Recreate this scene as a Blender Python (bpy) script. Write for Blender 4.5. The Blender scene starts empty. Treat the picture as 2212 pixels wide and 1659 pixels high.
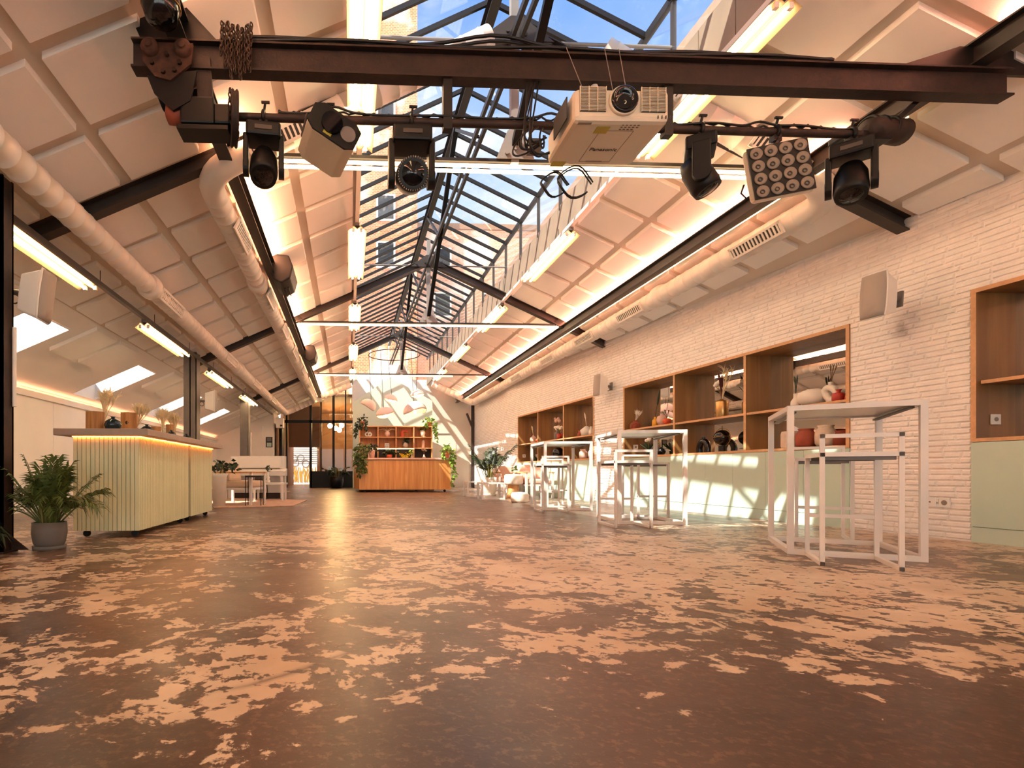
import bpy, bmesh, math, random
from mathutils import Vector, Matrix
random.seed(7)
D = bpy.data
SC = bpy.context.scene
COL = SC.collection
PI = math.pi
# ------------------------------------------------------------------ camera
F, PX, PY, CH = 1150.0, 805.0, 1020.0, 0.58          # focal length and principal point in photo pixels, lens height
PHI = math.atan(50.0 / F)
cam = D.cameras.new('camera'); cam.sensor_width = 36.0; cam.sensor_fit = 'HORIZONTAL'
cam.lens = F / 2212 * 36.0
cam.shift_x = (1106 - PX) / 2212; cam.shift_y = (PY - 829.5) / 2212
cam.clip_start = 0.02; cam.clip_end = 500
camo = D.objects.new('camera', cam); COL.objects.link(camo)
camo.location = (0, 0, CH); camo.rotation_euler = (PI / 2, 0, -PHI)
SC.camera = camo
# ------------------------------------------------------------------ sky, sun, exposure
SC.view_settings.view_transform = 'Standard'; SC.view_settings.look = 'None'
SC.view_settings.gamma = 1.0; SC.view_settings.use_curve_mapping = False
SC.view_settings.exposure = 2.6
SKY_STRENGTH, SUN_STRENGTH, TUBE_STRENGTH = 0.235, 2.3, 6.6
WARM = (1.0, 0.74, 0.46)
w = D.worlds.new('sky'); SC.world = w; w.use_nodes = True
nt = w.node_tree; nt.nodes.clear()
def N(t, kind, **kw):
    n = t.nodes.new(kind)
    for k, v in kw.items():
        if k in n.inputs: n.inputs[k].default_value = v
        else: setattr(n, k, v)
    return n
tc = N(nt, 'ShaderNodeTexCoord'); mp = N(nt, 'ShaderNodeMapping'); mp.inputs['Scale'].default_value = (1.0, 1.0, 2.2)
ns = N(nt, 'ShaderNodeTexNoise', Scale=2.3, Detail=7.0, Roughness=0.6)
cr = N(nt, 'ShaderNodeValToRGB'); cr.color_ramp.elements[0].position = 0.50; cr.color_ramp.elements[1].position = 0.68
sx = N(nt, 'ShaderNodeSeparateXYZ'); gr = N(nt, 'ShaderNodeValToRGB')
gr.color_ramp.elements[0].position = 0.05; gr.color_ramp.elements[0].color = (3.2, 3.1, 3.0, 1); e_ = gr.color_ramp.elements.new(0.3); e_.color = (0.75, 0.88, 1.0, 1); gr.color_ramp.elements[2].color = (0.018, 0.21, 0.74, 1)
gr.color_ramp.elements[2].position = 0.72
mx = N(nt, 'ShaderNodeMixRGB'); mx.inputs[2].default_value = (1.0, 0.98, 0.95, 1)
bg = N(nt, 'ShaderNodeBackground', Strength=SKY_STRENGTH); wo = N(nt, 'ShaderNodeOutputWorld')
nt.links.new(tc.outputs['Generated'], mp.inputs[0]); nt.links.new(mp.outputs[0], ns.inputs['Vector'])
nt.links.new(ns.outputs[0], cr.inputs[0]); nt.links.new(tc.outputs['Generated'], sx.inputs[0])
nt.links.new(sx.outputs[2], gr.inputs[0]); nt.links.new(cr.outputs[0], mx.inputs[0])
nt.links.new(gr.outputs[0], mx.inputs[1]); nt.links.new(mx.outputs[0], bg.inputs[0]); nt.links.new(bg.outputs[0], wo.inputs[0])
sun = D.lights.new('sun', 'SUN'); sun.energy = SUN_STRENGTH; sun.angle = 0.009; sun.color = (1.0, 0.93, 0.82)
suno = D.objects.new('sun', sun); COL.objects.link(suno)
SUNDIR = Vector((1.0, 0.55, -1.4)).normalized()
suno.rotation_euler = SUNDIR.to_track_quat('-Z', 'Y').to_euler(); suno.location = (-8, -8, 14)
# ------------------------------------------------------------------ photo-to-room helpers (used to measure where things stand)
_c, _s = math.cos(PHI), math.sin(PHI)
def ray(px, py):
    a = (px - PX) / F; b = (PY - py) / F
    return Vector((_s + a * _c, _c - a * _s, b))
def plane(px, py, A, B, C, K):
    d = ray(px, py); t = (K - C * CH) / (A * d.x + B * d.y + C * d.z)
    return Vector((d.x * t, d.y * t, CH + d.z * t))
def flo(px, py): return plane(px, py, 0, 0, 1, 0)
def onY(px, py, Y): return plane(px, py, 0, 1, 0, Y)
def onX(px, py, X): return plane(px, py, 1, 0, 0, X)
def onZ(px, py, Z): return plane(px, py, 0, 0, 1, Z)
WX0, WXS = 5.44, 0.06
def wallx(y): return WX0 - WXS * y
def onW(px, py, off=0.0): return plane(px, py, 1, WXS, 0, WX0 - off)
def ceilL(x): return 3.927 + 0.45 * x
def ceilR(x): return 5.26 - 0.45 * x
# ------------------------------------------------------------------ materials
def lin(h):
    h = h.lstrip('#'); o = []
    for i in (0, 2, 4):
        v = int(h[i:i + 2], 16) / 255
        o.append(v / 12.92 if v <= 0.04045 else ((v + 0.055) / 1.055) ** 2.4)
    return (*o, 1.0)
def mat(name, col, rough=0.6, metal=0.0, var=0.06, nscale=6.0, bump=0.0, bscale=60.0, spec=0.5, emit=None, estr=0.0, stretch=None):
    m = D.materials.new(name); m.use_nodes = True
    t = m.node_tree; b = t.nodes['Principled BSDF']
    c = lin(col) if isinstance(col, str) else (*col, 1.0)
    b.inputs['Roughness'].default_value = rough; b.inputs['Metallic'].default_value = metal
    b.inputs['Specular IOR Level'].default_value = spec
    co = N(t, 'ShaderNodeTexCoord'); src = co.outputs['Object']
    if stretch:
        mm = N(t, 'ShaderNodeMapping'); mm.inputs['Scale'].default_value = stretch
        t.links.new(src, mm.inputs[0]); src = mm.outputs[0]
    n = N(t, 'ShaderNodeTexNoise', Scale=nscale, Detail=4.0); t.links.new(src, n.inputs['Vector'])
    r = N(t, 'ShaderNodeValToRGB')
    r.color_ramp.elements[0].position = 0.3; r.color_ramp.elements[1].position = 0.7
    r.color_ramp.elements[0].color = tuple(max(0, x * (1 - var)) for x in c[:3]) + (1,)
    r.color_ramp.elements[1].color = tuple(min(1, x * (1 + var)) for x in c[:3]) + (1,)
    t.links.new(n.outputs[0], r.inputs[0]); t.links.new(r.outputs[0], b.inputs['Base Color'])
    if bump:
        n2 = N(t, 'ShaderNodeTexNoise', Scale=bscale, Detail=3.0); t.links.new(src, n2.inputs['Vector'])
        bp = N(t, 'ShaderNodeBump', Strength=bump, Distance=0.01)
        t.links.new(n2.outputs[0], bp.inputs['Height']); t.links.new(bp.outputs[0], b.inputs['Normal'])
    if emit:
        b.inputs['Emission Color'].default_value = lin(emit) if isinstance(emit, str) else (*emit, 1.0)
        b.inputs['Emission Strength'].default_value = estr
    return m
def wood(name, c1, c2, rough=0.5, axis='Z', scale=1.0):
    m = D.materials.new(name); m.use_nodes = True; t = m.node_tree; b = t.nodes['Principled BSDF']
    b.inputs['Roughness'].default_value = rough
    co = N(t, 'ShaderNodeTexCoord'); mp_ = N(t, 'ShaderNodeMapping')
    st = {'Z': (14, 14, 0.8), 'Y': (14, 0.8, 14), 'X': (0.8, 14, 14)}[axis]
    mp_.inputs['Scale'].default_value = tuple(x * scale for x in st)
    n = N(t, 'ShaderNodeTexNoise', Scale=1.6, Detail=6.0, Distortion=0.6)
    n3 = N(t, 'ShaderNodeTexNoise', Scale=0.35, Detail=2.0)
    r = N(t, 'ShaderNodeValToRGB'); r.color_ramp.elements[0].position = 0.35; r.color_ramp.elements[1].position = 0.68
    r.color_ramp.elements[0].color = lin(c1); r.color_ramp.elements[1].color = lin(c2)
    ad = N(t, 'ShaderNodeMath', operation='ADD'); mu = N(t, 'ShaderNodeMath', operation='MULTIPLY_ADD')
    mu.inputs[1].default_value = 0.5; mu.inputs[2].default_value = -0.25
    t.links.new(co.outputs['Object'], mp_.inputs[0]); t.links.new(mp_.outputs[0], n.inputs['Vector']); t.links.new(mp_.outputs[0], n3.inputs['Vector'])
    t.links.new(n3.outputs[0], mu.inputs[0]); t.links.new(n.outputs[0], ad.inputs[0]); t.links.new(mu.outputs[0], ad.inputs[1])
    t.links.new(ad.outputs[0], r.inputs[0]); t.links.new(r.outputs[0], b.inputs['Base Color'])
    return m
def emis(name, col, strength):
    m = D.materials.new(name); m.use_nodes = True; t = m.node_tree; t.nodes.clear()
    e = N(t, 'ShaderNodeEmission', Strength=strength); e.inputs[0].default_value = (*col, 1.0)
    o = N(t, 'ShaderNodeOutputMaterial'); t.links.new(e.outputs[0], o.inputs[0])
    return m
def glass(name, tint=(1, 1, 1), gloss=0.06, milk=0.0):
    m = D.materials.new(name); m.use_nodes = True; t = m.node_tree; t.nodes.clear()
    tr = N(t, 'ShaderNodeBsdfTransparent'); tr.inputs[0].default_value = (*tint, 1)
    gl = N(t, 'ShaderNodeBsdfGlossy', Roughness=0.02); fr = N(t, 'ShaderNodeFresnel', IOR=1.35)
    ge = N(t, 'ShaderNodeNewGeometry'); bf = N(t, 'ShaderNodeMapRange'); bf.inputs[3].default_value = 1.35; bf.inputs[4].default_value = 1 / 1.35   # a thin pane: no total reflection at the far face
    t.links.new(ge.outputs['Backfacing'], bf.inputs[0]); t.links.new(bf.outputs[0], fr.inputs['IOR'])
    ms = N(t, 'ShaderNodeMixShader'); o = N(t, 'ShaderNodeOutputMaterial')
    t.links.new(fr.outputs[0], ms.inputs[0]); t.links.new(tr.outputs[0], ms.inputs[1]); t.links.new(gl.outputs[0], ms.inputs[2])
    last = ms.outputs[0]
    if milk:
        df = N(t, 'ShaderNodeBsdfTranslucent'); df.inputs[0].default_value = (0.9, 0.92, 0.95, 1)
        nz = N(t, 'ShaderNodeTexNoise', Scale=1.1, Detail=5.0); co = N(t, 'ShaderNodeTexCoord')
        mr = N(t, 'ShaderNodeMapRange'); mr.inputs[1].default_value = 0.4; mr.inputs[2].default_value = 0.75
        mr.inputs[3].default_value = milk * 0.3; mr.inputs[4].default_value = milk * 1.8
        t.links.new(co.outputs['Object'], nz.inputs['Vector']); t.links.new(nz.outputs[0], mr.inputs[0])
        m2 = N(t, 'ShaderNodeMixShader'); t.links.new(mr.outputs[0], m2.inputs[0])
        t.links.new(last, m2.inputs[1]); t.links.new(df.outputs[0], m2.inputs[2]); last = m2.outputs[0]
    t.links.new(last, o.inputs[0])
    return m
MT = dict(
    white=mat('white_paint', '#e9e3da', 0.6, var=0.02), ceil=mat('ceiling_gap_shade', '#d6c8b8', 0.85, var=0.03, nscale=1.2),  # ceiling slab darker than the panels: shade of the gaps in its colour
    panel=mat('panel_white', '#f0ebe4', 0.9, var=0.02, nscale=2, bump=0.15, bscale=250),
    brick=mat('white_brick', '#ebe4dd', 0.7, var=0.05, nscale=9, bump=0.35, bscale=45),
    plaster=mat('plaster', '#ebe5dc', 0.8, var=0.03, nscale=2), beige=mat('beige_wall', '#d9cdbd', 0.8, var=0.03, nscale=2),
    mint=mat('mint_paint', '#b9cdbd', 0.45, var=0.03, nscale=2), mintwall=mat('mint_wall', '#bccfc0', 0.6, var=0.02, nscale=2),
    sage=mat('sage_paint', '#d8dab4', 0.5, var=0.03, nscale=3), concrete=mat('grey_slab', '#a08d80', 0.5, var=0.08, nscale=14),
    steel=mat('dark_steel', '#221c19', 0.5, 0.2, var=0.25, nscale=5), rust=mat('rusty_steel', '#2b1a12', 0.65, 0.1, var=0.4, nscale=14, bump=0.2),
    purlin=mat('grey_steel', '#3e3631', 0.5, 0.2, var=0.15, nscale=5), black=mat('black_metal', '#0a0a0a', 0.45, 0.0, var=0.2, spec=0.3),
    gloss=mat('black_gloss', '#0c0c0e', 0.12, var=0.1), rubber=mat('rubber', '#0b0b0b', 0.6, var=0.1),
    lens=mat('lens_glass', '#08080c', 0.04, var=0.1), cream=mat('cream_plastic', '#d9cbb4', 0.45, var=0.02),
    duct=mat('duct_white', '#dcd3c8', 0.42, 0.0, var=0.05, nscale=3), grille=mat('grille_dark', '#3a342f', 0.6, var=0.1),
    greymetal=mat('grey_column', '#6d6660', 0.5, 0.2, var=0.1, nscale=6), kingpost=mat('grey_post', '#8c837c', 0.5, 0.2, var=0.1),
    rustplate=mat('rusted_plate', '#4a2a1a', 0.8, 0.1, var=0.45, nscale=22, bump=0.3), spkgrille=mat('speaker_grille', '#a1968c', 0.7, var=0.02), tablewhite=mat('white_metal', '#dbd4cd', 0.35, var=0.02), tabletop=mat('table_top', '#dcd8d2', 0.3, var=0.02),
    ply=wood('brown_plywood', '#7a5228', '#946a3a', 0.45, 'Z', 0.45), plyedge=mat('plywood_edge', '#c99a6d', 0.5, var=0.1, nscale=30),
    oak=wood('honey_oak', '#c58544', '#dfa765', 0.4, 'Z', 0.7), oakin=wood('oak_back', '#a85f20', '#c98238', 0.45, 'Z', 0.8), lightwood=wood('light_wood', '#c48a52', '#dcab77', 0.5, 'X'),
    log=wood('log_wood', '#8a5a2b', '#b98850', 0.6, 'Z'), brownwall=mat('brown_interior', '#7c5638', 0.7, var=0.08, nscale=2),
    glassclear=glass('clear_glass', (0.96, 0.98, 0.97)), glassroof=glass('roof_glass', (0.97, 0.98, 0.98), milk=0.02),
    leaf=mat('leaf_green', '#4d5c26', 0.5, var=0.35, nscale=9), leafdark=mat('leaf_dark', '#26361a', 0.5, var=0.35, nscale=9), leaflight=mat('leaf_light', '#7c9a3a', 0.5, var=0.3, nscale=9),
    stem=mat('stem', '#7a7336', 0.6, var=0.2), pampas=mat('pampas', '#e2cda3', 0.9, var=0.12, nscale=20),
    greypot=mat('grey_pot', '#6e6863', 0.6, var=0.06), terracotta=mat('terracotta', '#b5603f', 0.7, var=0.1), soil=mat('soil', '#2a1d14', 0.9),
    red=mat('red_glaze', '#a82a1a', 0.35, var=0.15), orange=mat('orange_glaze', '#d0522f', 0.5, var=0.1), mustard=mat('mustard_glaze', '#d19a1f', 0.4, var=0.08),
    ceramic=mat('white_ceramic', '#e6ddd0', 0.55, var=0.04), stone=mat('stone_pot', '#cbb8a4', 0.8, var=0.08, nscale=25), pinkclay=mat('pink_clay', '#d9b3a2', 0.7, var=0.06),
    rustpot=mat('rust_pot', '#96462f', 0.7, var=0.12, nscale=14), gold=mat('gold_metal', '#c29a62', 0.28, 0.85, var=0.1, nscale=12), brass=mat('brass', '#b58a3c', 0.25, 0.9, var=0.05),
    iris=mat('iridescent_glaze', '#1d2b33', 0.08, 0.4, var=0.6, nscale=3), board=mat('grey_boards', '#8c7a67', 0.7, var=0.1, nscale=4), beigefab=mat('beige_fabric', '#cdb298', 0.9, var=0.05, nscale=30), pink=mat('pink_fabric', '#e7b7a4', 0.9, var=0.05, nscale=30), creamfab=mat('cream_fabric', '#e6d6c4', 0.95, var=0.04, nscale=30, bump=0.2),
    rug=mat('rug_pink', '#b79680', 0.95, var=0.15, nscale=8), dryleaf=mat('dried_stem', '#7a5a3c', 0.8, var=0.2), flower=mat('white_flower', '#f2e6d4', 0.8, var=0.05), yellow=mat('yellow_flower', '#e0c022', 0.7, var=0.15), darkred=mat('dried_red', '#481616', 0.8, var=0.2),
    darkbrown=mat('dark_brown', '#33231a', 0.6, var=0.15), roofcap=mat('roof_cap', '#8c6a52', 0.8, var=0.1), reflector=mat('cream_reflector', '#b39a70', 0.5, var=0.02), socket=mat('socket_white', '#e8e4df', 0.4, var=0.01),
    mirror=mat('mirror', '#e6e6e4', 0.015, 1.0, var=0.0), chain=mat('chain_steel', '#3b2a20', 0.45, 0.6, var=0.3, nscale=30), cable=mat('cable_black', '#0d0c0c', 0.5, var=0.1),
    greytext=mat('print_grey', '#8a7c6d', 0.6), darktext=mat('print_dark', '#4a4038', 0.6), sticker=mat('yellow_sticker', '#b9a63a', 0.6, var=0.1), lampshade=mat('plaster_shade', '#e3c9bd', 0.85, var=0.04, nscale=12, bump=0.2),
    tube=emis('fluorescent_tube', (1.0, 0.70, 0.40), TUBE_STRENGTH), ledwarm=emis('led_warm', (1.0, 0.66, 0.34), 3.0), ledwall=emis('led_wall', (1.0, 0.38, 0.20), 5.0), ledline=emis('led_line', (1.0, 0.66, 0.32), 1.6), ledorange=emis('led_orange', (1.0, 0.22, 0.035), 6.0), ledup=emis('led_uplight', (1.0, 0.45, 0.24), 36.0), ledpink=emis('led_pink', (1.0, 0.34, 0.22), 38.0), ledred=emis('led_red', (1.0, 0.06, 0.03), 5.0),
    bulb=emis('bulb', (1.0, 0.62, 0.25), 25.0),
)
# ------------------------------------------------------------------ mesh builder
class MB:
    def __init__(s): s.v = []; s.f = []; s.sm = []
    def add(s, vs, fs, smooth=False):
        o = len(s.v); s.v += [tuple(x) for x in vs]
        s.f += [tuple(i + o for i in f) for f in fs]; s.sm += [smooth] * len(fs); return s
    def box(s, c, d, R=None):
        c = Vector(c); hx, hy, hz = d[0] / 2, d[1] / 2, d[2] / 2
        vs = [Vector((x, y, z)) for x in (-hx, hx) for y in (-hy, hy) for z in (-hz, hz)]
        if R is not None: vs = [R @ p for p in vs]
        return s.add([c + p for p in vs], [(0, 1, 3, 2), (4, 6, 7, 5), (0, 4, 5, 1), (2, 3, 7, 6), (0, 2, 6, 4), (1, 5, 7, 3)])
    def mm(s, a, b): return s.box([(a[i] + b[i]) / 2 for i in range(3)], [abs(b[i] - a[i]) for i in range(3)])
    def bar(s, p, q, w_, h_, up=(0, 0, 1)):
        p, q = Vector(p), Vector(q); d = q - p; L = d.length
        if L < 1e-6: return s
        d /= L; u = Vector(up)
        if abs(d.dot(u)) > 0.98: u = Vector((0, 1, 0)) if abs(d.y) < 0.9 else Vector((1, 0, 0))
        x = d.cross(u).normalized(); z = x.cross(d).normalized()
        R = Matrix((x, d, z)).transposed()
        return s.box((p + q) / 2, (w_, L, h_), R)
    def tube(s, pts, r, n=10, caps=True, smooth=True):
        pts = [Vector(p) for p in pts]; m = len(pts)
        rs = r if isinstance(r, (list, tuple)) else [r] * m
        vs = []; prev = None
        for i, p in enumerate(pts):
            t = (pts[min(i + 1, m - 1)] - pts[max(i - 1, 0)])
            t = t.normalized() if t.length > 1e-9 else Vector((0, 0, 1))
            if prev is None:
                a = Vector((0, 0, 1)) if abs(t.z) < 0.9 else Vector((1, 0, 0))
                x = t.cross(a).normalized()
            else:
                x = prev - t * prev.dot(t); x = x.normalized() if x.length > 1e-6 else t.orthogonal().normalized()
            prev = x; y = t.cross(x)
            for k in range(n):
                a = 2 * PI * k / n; vs.append(p + (x * math.cos(a) + y * math.sin(a)) * rs[i])
        fs = [(i * n + k, i * n + (k + 1) % n, (i + 1) * n + (k + 1) % n, (i + 1) * n + k) for i in range(m - 1) for k in range(n)]
        s.add(vs, fs, smooth)
        if caps: s.add(vs[:n], [tuple(range(n))[::-1]]); s.add(vs[-n:], [tuple(range(n))])
        return s
    def lathe(s, prof, c=(0, 0, 0), n=20, axis=(0, 0, 1), smooth=True, caps=True):
        ax = Vector(axis).normalized(); x = ax.orthogonal().normalized(); y = ax.cross(x); c = Vector(c)
        vs = [c + ax * h + (x * math.cos(2 * PI * k / n) + y * math.sin(2 * PI * k / n)) * max(r, 1e-4) for r, h in prof for k in range(n)]
        m = len(prof)
        fs = [(i * n + k, i * n + (k + 1) % n, (i + 1) * n + (k + 1) % n, (i + 1) * n + k) for i in range(m - 1) for k in range(n)]
        s.add(vs, fs, smooth)
        if caps and prof[0][0] > 1e-3: s.add(vs[:n], [tuple(range(n))[::-1]])
        if caps and prof[-1][0] > 1e-3: s.add(vs[-n:], [tuple(range(n))])
        return s
    def cyl(s, c, r, h, axis=(0, 0, 1), n=18, r2=None): return s.lathe([(r, -h / 2), (r if r2 is None else r2, h / 2)], c, n, axis)
    def sph(s, c, r, n=14, sc=(1, 1, 1)):
        c = Vector(c); vs = []; m = n // 2 + 1
        for i in range(m):
            a = PI * i / (m - 1)
            for k in range(n):
                b = 2 * PI * k / n
                vs.append(c + Vector((r * sc[0] * math.sin(a) * math.cos(b), r * sc[1] * math.sin(a) * math.sin(b), -r * sc[2] * math.cos(a))))
        fs = [(i * n + k, i * n + (k + 1) % n, (i + 1) * n + (k + 1) % n, (i + 1) * n + k) for i in range(m - 1) for k in range(n)]
        return s.add(vs, fs, True)
    def torus(s, c, R_, r, axis=(0, 0, 1), n=32, k=8, sc=(1, 1)):
        ax = Vector(axis).normalized(); x = ax.orthogonal().normalized(); y = ax.cross(x); c = Vector(c)
        pts = [c + x * R_ * sc[0] * math.cos(2 * PI * i / n) + y * R_ * sc[1] * math.sin(2 * PI * i / n) for i in range(n + 1)]
        return s.tube(pts, r, k, False)
    def prism(s, poly, off):
        off = Vector(off); n = len(poly); a = [Vector(p) for p in poly]
        vs = a + [p + off for p in a]
        return s.add(vs, [tuple(range(n))[::-1], tuple(range(n, 2 * n))] + [(i, (i + 1) % n, n + (i + 1) % n, n + i) for i in range(n)])
    def quad(s, *p): return s.add(p, [tuple(range(len(p)))])
    def ibeam(s, p, q, w_, h_, up=(0, 0, 1), tf=0.012, tw=0.01):
        p, q = Vector(p), Vector(q); d = (q - p).normalized(); u = Vector(up); x = d.cross(u).normalized(); z = x.cross(d).normalized()
        for sg in (1, -1): s.bar(p + z * sg * (h_ - tf) / 2, q + z * sg * (h_ - tf) / 2, w_, tf, up)
        return s.bar(p, q, tw, h_ - 2 * tf + 0.002, up)
    def build(s, name, m, parent=None, bevel=0.0, solid=0.0, sub=0):
        me = D.meshes.new(name); me.from_pydata(s.v, [], s.f)
        me.polygons.foreach_set('use_smooth', s.sm)
        bm = bmesh.new(); bm.from_mesh(me); bmesh.ops.recalc_face_normals(bm, faces=bm.faces); bm.to_mesh(me); bm.free()
        o = D.objects.new(name, me); COL.objects.link(o)
        me.materials.append(MT[m] if isinstance(m, str) else m)
        if parent is not None: adopt(o, parent)
        if solid: md = o.modifiers.new('solid', 'SOLIDIFY'); md.thickness = solid; md.offset = 0
        if bevel: md = o.modifiers.new('bevel', 'BEVEL'); md.width = bevel; md.segments = 2; md.limit_method = 'ANGLE'
        if sub: md = o.modifiers.new('sub', 'SUBSURF'); md.levels = sub; md.render_levels = sub
        return o
def adopt(o, parent):
    o.parent = parent; p = parent; L = Vector((0, 0, 0))
    while p is not None: L += Vector(p.location); p = p.parent
    o.location = -L                                     # part vertices are given in room coordinates
def tag(o, label, cat, group=None):
    o['label'] = label; o['category'] = cat
    if group: o['group'] = group
    return o
def thing(name, label, cat, loc=(0, 0, 0), rz=0.0, group=None):
    o = D.objects.new(name, None); COL.objects.link(o); o.empty_display_size = 0.1
    o.location = loc; o.rotation_euler = (0, 0, rz)
    return tag(o, label, cat, group)
def struct(name, mb, m, parent=None, **k):
    o = mb.build(name, m, parent, **k)
    if parent is None: o['kind'] = 'structure'
    return o
def kids(o): return [c for c in D.objects if c.parent == o]
def dup(root, loc, rz=None, label=None, group=None):
    m = {}
    def rec(o, par):
        c = o.copy(); COL.objects.link(c); c.parent = par
        for ch in list(o.children): rec(ch, c)
        return c
    r = rec(root, None); r.location = loc
    if rz is not None: r.rotation_euler = (0, 0, rz)
    if label: r['label'] = label
    if group: r['group'] = group
    return r
def rotz(a): return Matrix.Rotation(a, 3, 'Z')
YN, YB = -6.0, 20.2                                      # room ends behind the camera and at the back
# ================================================================== SETTING
# floor: worn paint over brown concrete
def floor_mat():
    m = D.materials.new('worn_concrete'); m.use_nodes = True; t = m.node_tree; b = t.nodes['Principled BSDF']; L = t.links.new
    co = N(t, 'ShaderNodeTexCoord')
    def noise(sc, det, dist=0.0, off=(0, 0, 0), ro=0.55, st=(1, 1, 1)):
        mp_ = N(t, 'ShaderNodeMapping'); mp_.inputs['Location'].default_value = off; mp_.inputs['Scale'].default_value = st
        L(co.outputs['Object'], mp_.inputs[0]); n = N(t, 'ShaderNodeTexNoise', Scale=sc, Detail=det, Distortion=dist, Roughness=ro)
        L(mp_.outputs[0], n.inputs['Vector']); return n.outputs[0]
    def math_(op, a, c=None, d=None):
        n = N(t, 'ShaderNodeMath', operation=op)
        for i, v in enumerate((a, c, d)):
            if v is None: continue
            if isinstance(v, (int, float)): n.inputs[i].default_value = v
            else: L(v, n.inputs[i])
        return n.outputs[0]
    def ramp(v, p0, p1, c0=(0, 0, 0, 1), c1=(1, 1, 1, 1)):
        r = N(t, 'ShaderNodeValToRGB'); r.color_ramp.elements[0].position = p0; r.color_ramp.elements[1].position = p1
        r.color_ramp.elements[0].color = c0; r.color_ramp.elements[1].color = c1; L(v, r.inputs[0]); return r.outputs[0]
    def mix(f, a, c):
        n = N(t, 'ShaderNodeMixRGB'); L(f, n.inputs[0])
        for i, v in ((1, a), (2, c)):
            if isinstance(v, tuple): n.inputs[i].default_value = v
            else: L(v, n.inputs[i])
        return n.outputs[0]
    sp = N(t, 'ShaderNodeSeparateXYZ'); L(co.outputs['Object'], sp.inputs[0])
    big = noise(0.42, 2.0, 0.3, (FLX, FLY, 0)); mid = noise(3.2, 10.0, 0.5, (1, 4, 0), 0.68); fine = noise(13.0, 5.0, 0.2, (2, 2, 0), 0.6)
    # paint survives less in the band nearest the camera end and in the far half of the hall
    near = N(t, 'ShaderNodeMapRange', interpolation_type='SMOOTHSTEP'); near.inputs[1].default_value = 1.0; near.inputs[2].default_value = 1.6
    near.inputs[3].default_value = -0.13; near.inputs[4].default_value = 0.0; L(sp.outputs[1], near.inputs[0])
    far = N(t, 'ShaderNodeMapRange', interpolation_type='SMOOTHSTEP'); far.inputs[1].default_value = 4.2; far.inputs[2].default_value = 7.0
    far.inputs[3].default_value = 0.0; far.inputs[4].default_value = -0.09; L(sp.outputs[1], far.inputs[0])
    v = math_('MULTIPLY_ADD', mid, 0.62, math_('MULTIPLY', big, 0.38))
    v = math_('ADD', v, math_('MULTIPLY_ADD', fine, 0.34, -0.17)); v = math_('ADD', v, math_('ADD', near.outputs[0], far.outputs[0]))
    paint = ramp(v, 0.477, 0.493)
    ring = ramp(v, 0.43, 0.49)
    pits = ramp(noise(14.0, 3.0, 0.0, (5, 1, 0)), 0.385, 0.415)
    base = mix(ramp(noise(1.3, 5.0, 0.0, (9, 2, 0)), 0.35, 0.65), lin('#2b150e'), lin('#3b2216'))
    base = mix(math_('MULTIPLY', ramp(noise(38.0, 4.0, 0.0, (0, 3, 0), 0.7), 0.52, 0.62), 0.30), base, lin('#8a6650'))
    base = mix(math_('MULTIPLY', ramp(noise(5.0, 6.0, 0.2, (3, 3, 3), 0.65), 0.52, 0.60), 0.55), base, lin('#3d2318'))
    far_lit = N(t, 'ShaderNodeMapRange', interpolation_type='SMOOTHSTEP'); far_lit.inputs[1].default_value = 1.2; far_lit.inputs[2].default_value = 3.2; far_lit.inputs[3].default_value = 0.0; far_lit.inputs[4].default_value = 0.62; L(sp.outputs[1], far_lit.inputs[0])
    base = mix(math_('MULTIPLY', far_lit.outputs[0], ramp(noise(1.7, 6.0, 0.2, (6, 2, 0), 0.6), 0.3, 0.6)), base, lin('#846b58'))   # patchy residue grown with distance, putting the brighter far light into the colour
    base = mix(math_('MULTIPLY', ring, 0.35), base, lin('#5d4030'))
    pc = mix(ramp(noise(1.9, 5.0, 0.0, (4, 7, 0)), 0.35, 0.7), lin('#ccb8a2'), lin('#b0957a'))
    colr = mix(math_('MULTIPLY', paint, pits), base, pc)
    vor = N(t, 'ShaderNodeTexVoronoi', feature='DISTANCE_TO_EDGE', Scale=0.42); dn = noise(3.0, 4.0)
    vm = N(t, 'ShaderNodeMixRGB'); vm.inputs[0].default_value = 0.12; L(co.outputs['Object'], vm.inputs[1]); 
    nc = N(t, 'ShaderNodeTexNoise', Scale=2.0, Detail=5.0); L(co.outputs['Object'], nc.inputs['Vector']); L(nc.outputs['Color'], vm.inputs[2]); L(vm.outputs[0], vor.inputs['Vector'])
    crk = math_('MULTIPLY', ramp(vor.outputs[0], 0.0, 0.006, (1, 1, 1, 1), (0, 0, 0, 1)), ramp(noise(0.8, 2.0, 0, (7, 7, 0)), 0.52, 0.6))
    colr = mix(math_('MULTIPLY', crk, 0.75), colr, lin('#2e1d15'))
    L(colr, b.inputs['Base Color'])
    rg = N(t, 'ShaderNodeMapRange'); rg.inputs[3].default_value = 0.22; rg.inputs[4].default_value = 0.45; L(noise(6.0, 5.0, 0, (8, 1, 0)), rg.inputs[0]); L(rg.outputs[0], b.inputs['Roughness'])
    bp = N(t, 'ShaderNodeBump', Strength=0.25, Distance=0.01)
    L(math_('ADD', math_('MULTIPLY', paint, 0.5), math_('MULTIPLY', fine, 0.5)), bp.inputs['Height']); L(bp.outputs[0], b.inputs['Normal'])
    return m
FLX, FLY = 3.1, 0.6
struct('floor', MB().mm((-5.2, YN - 0.2, -0.12), (6.2, 27, 0)), floor_mat())
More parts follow.
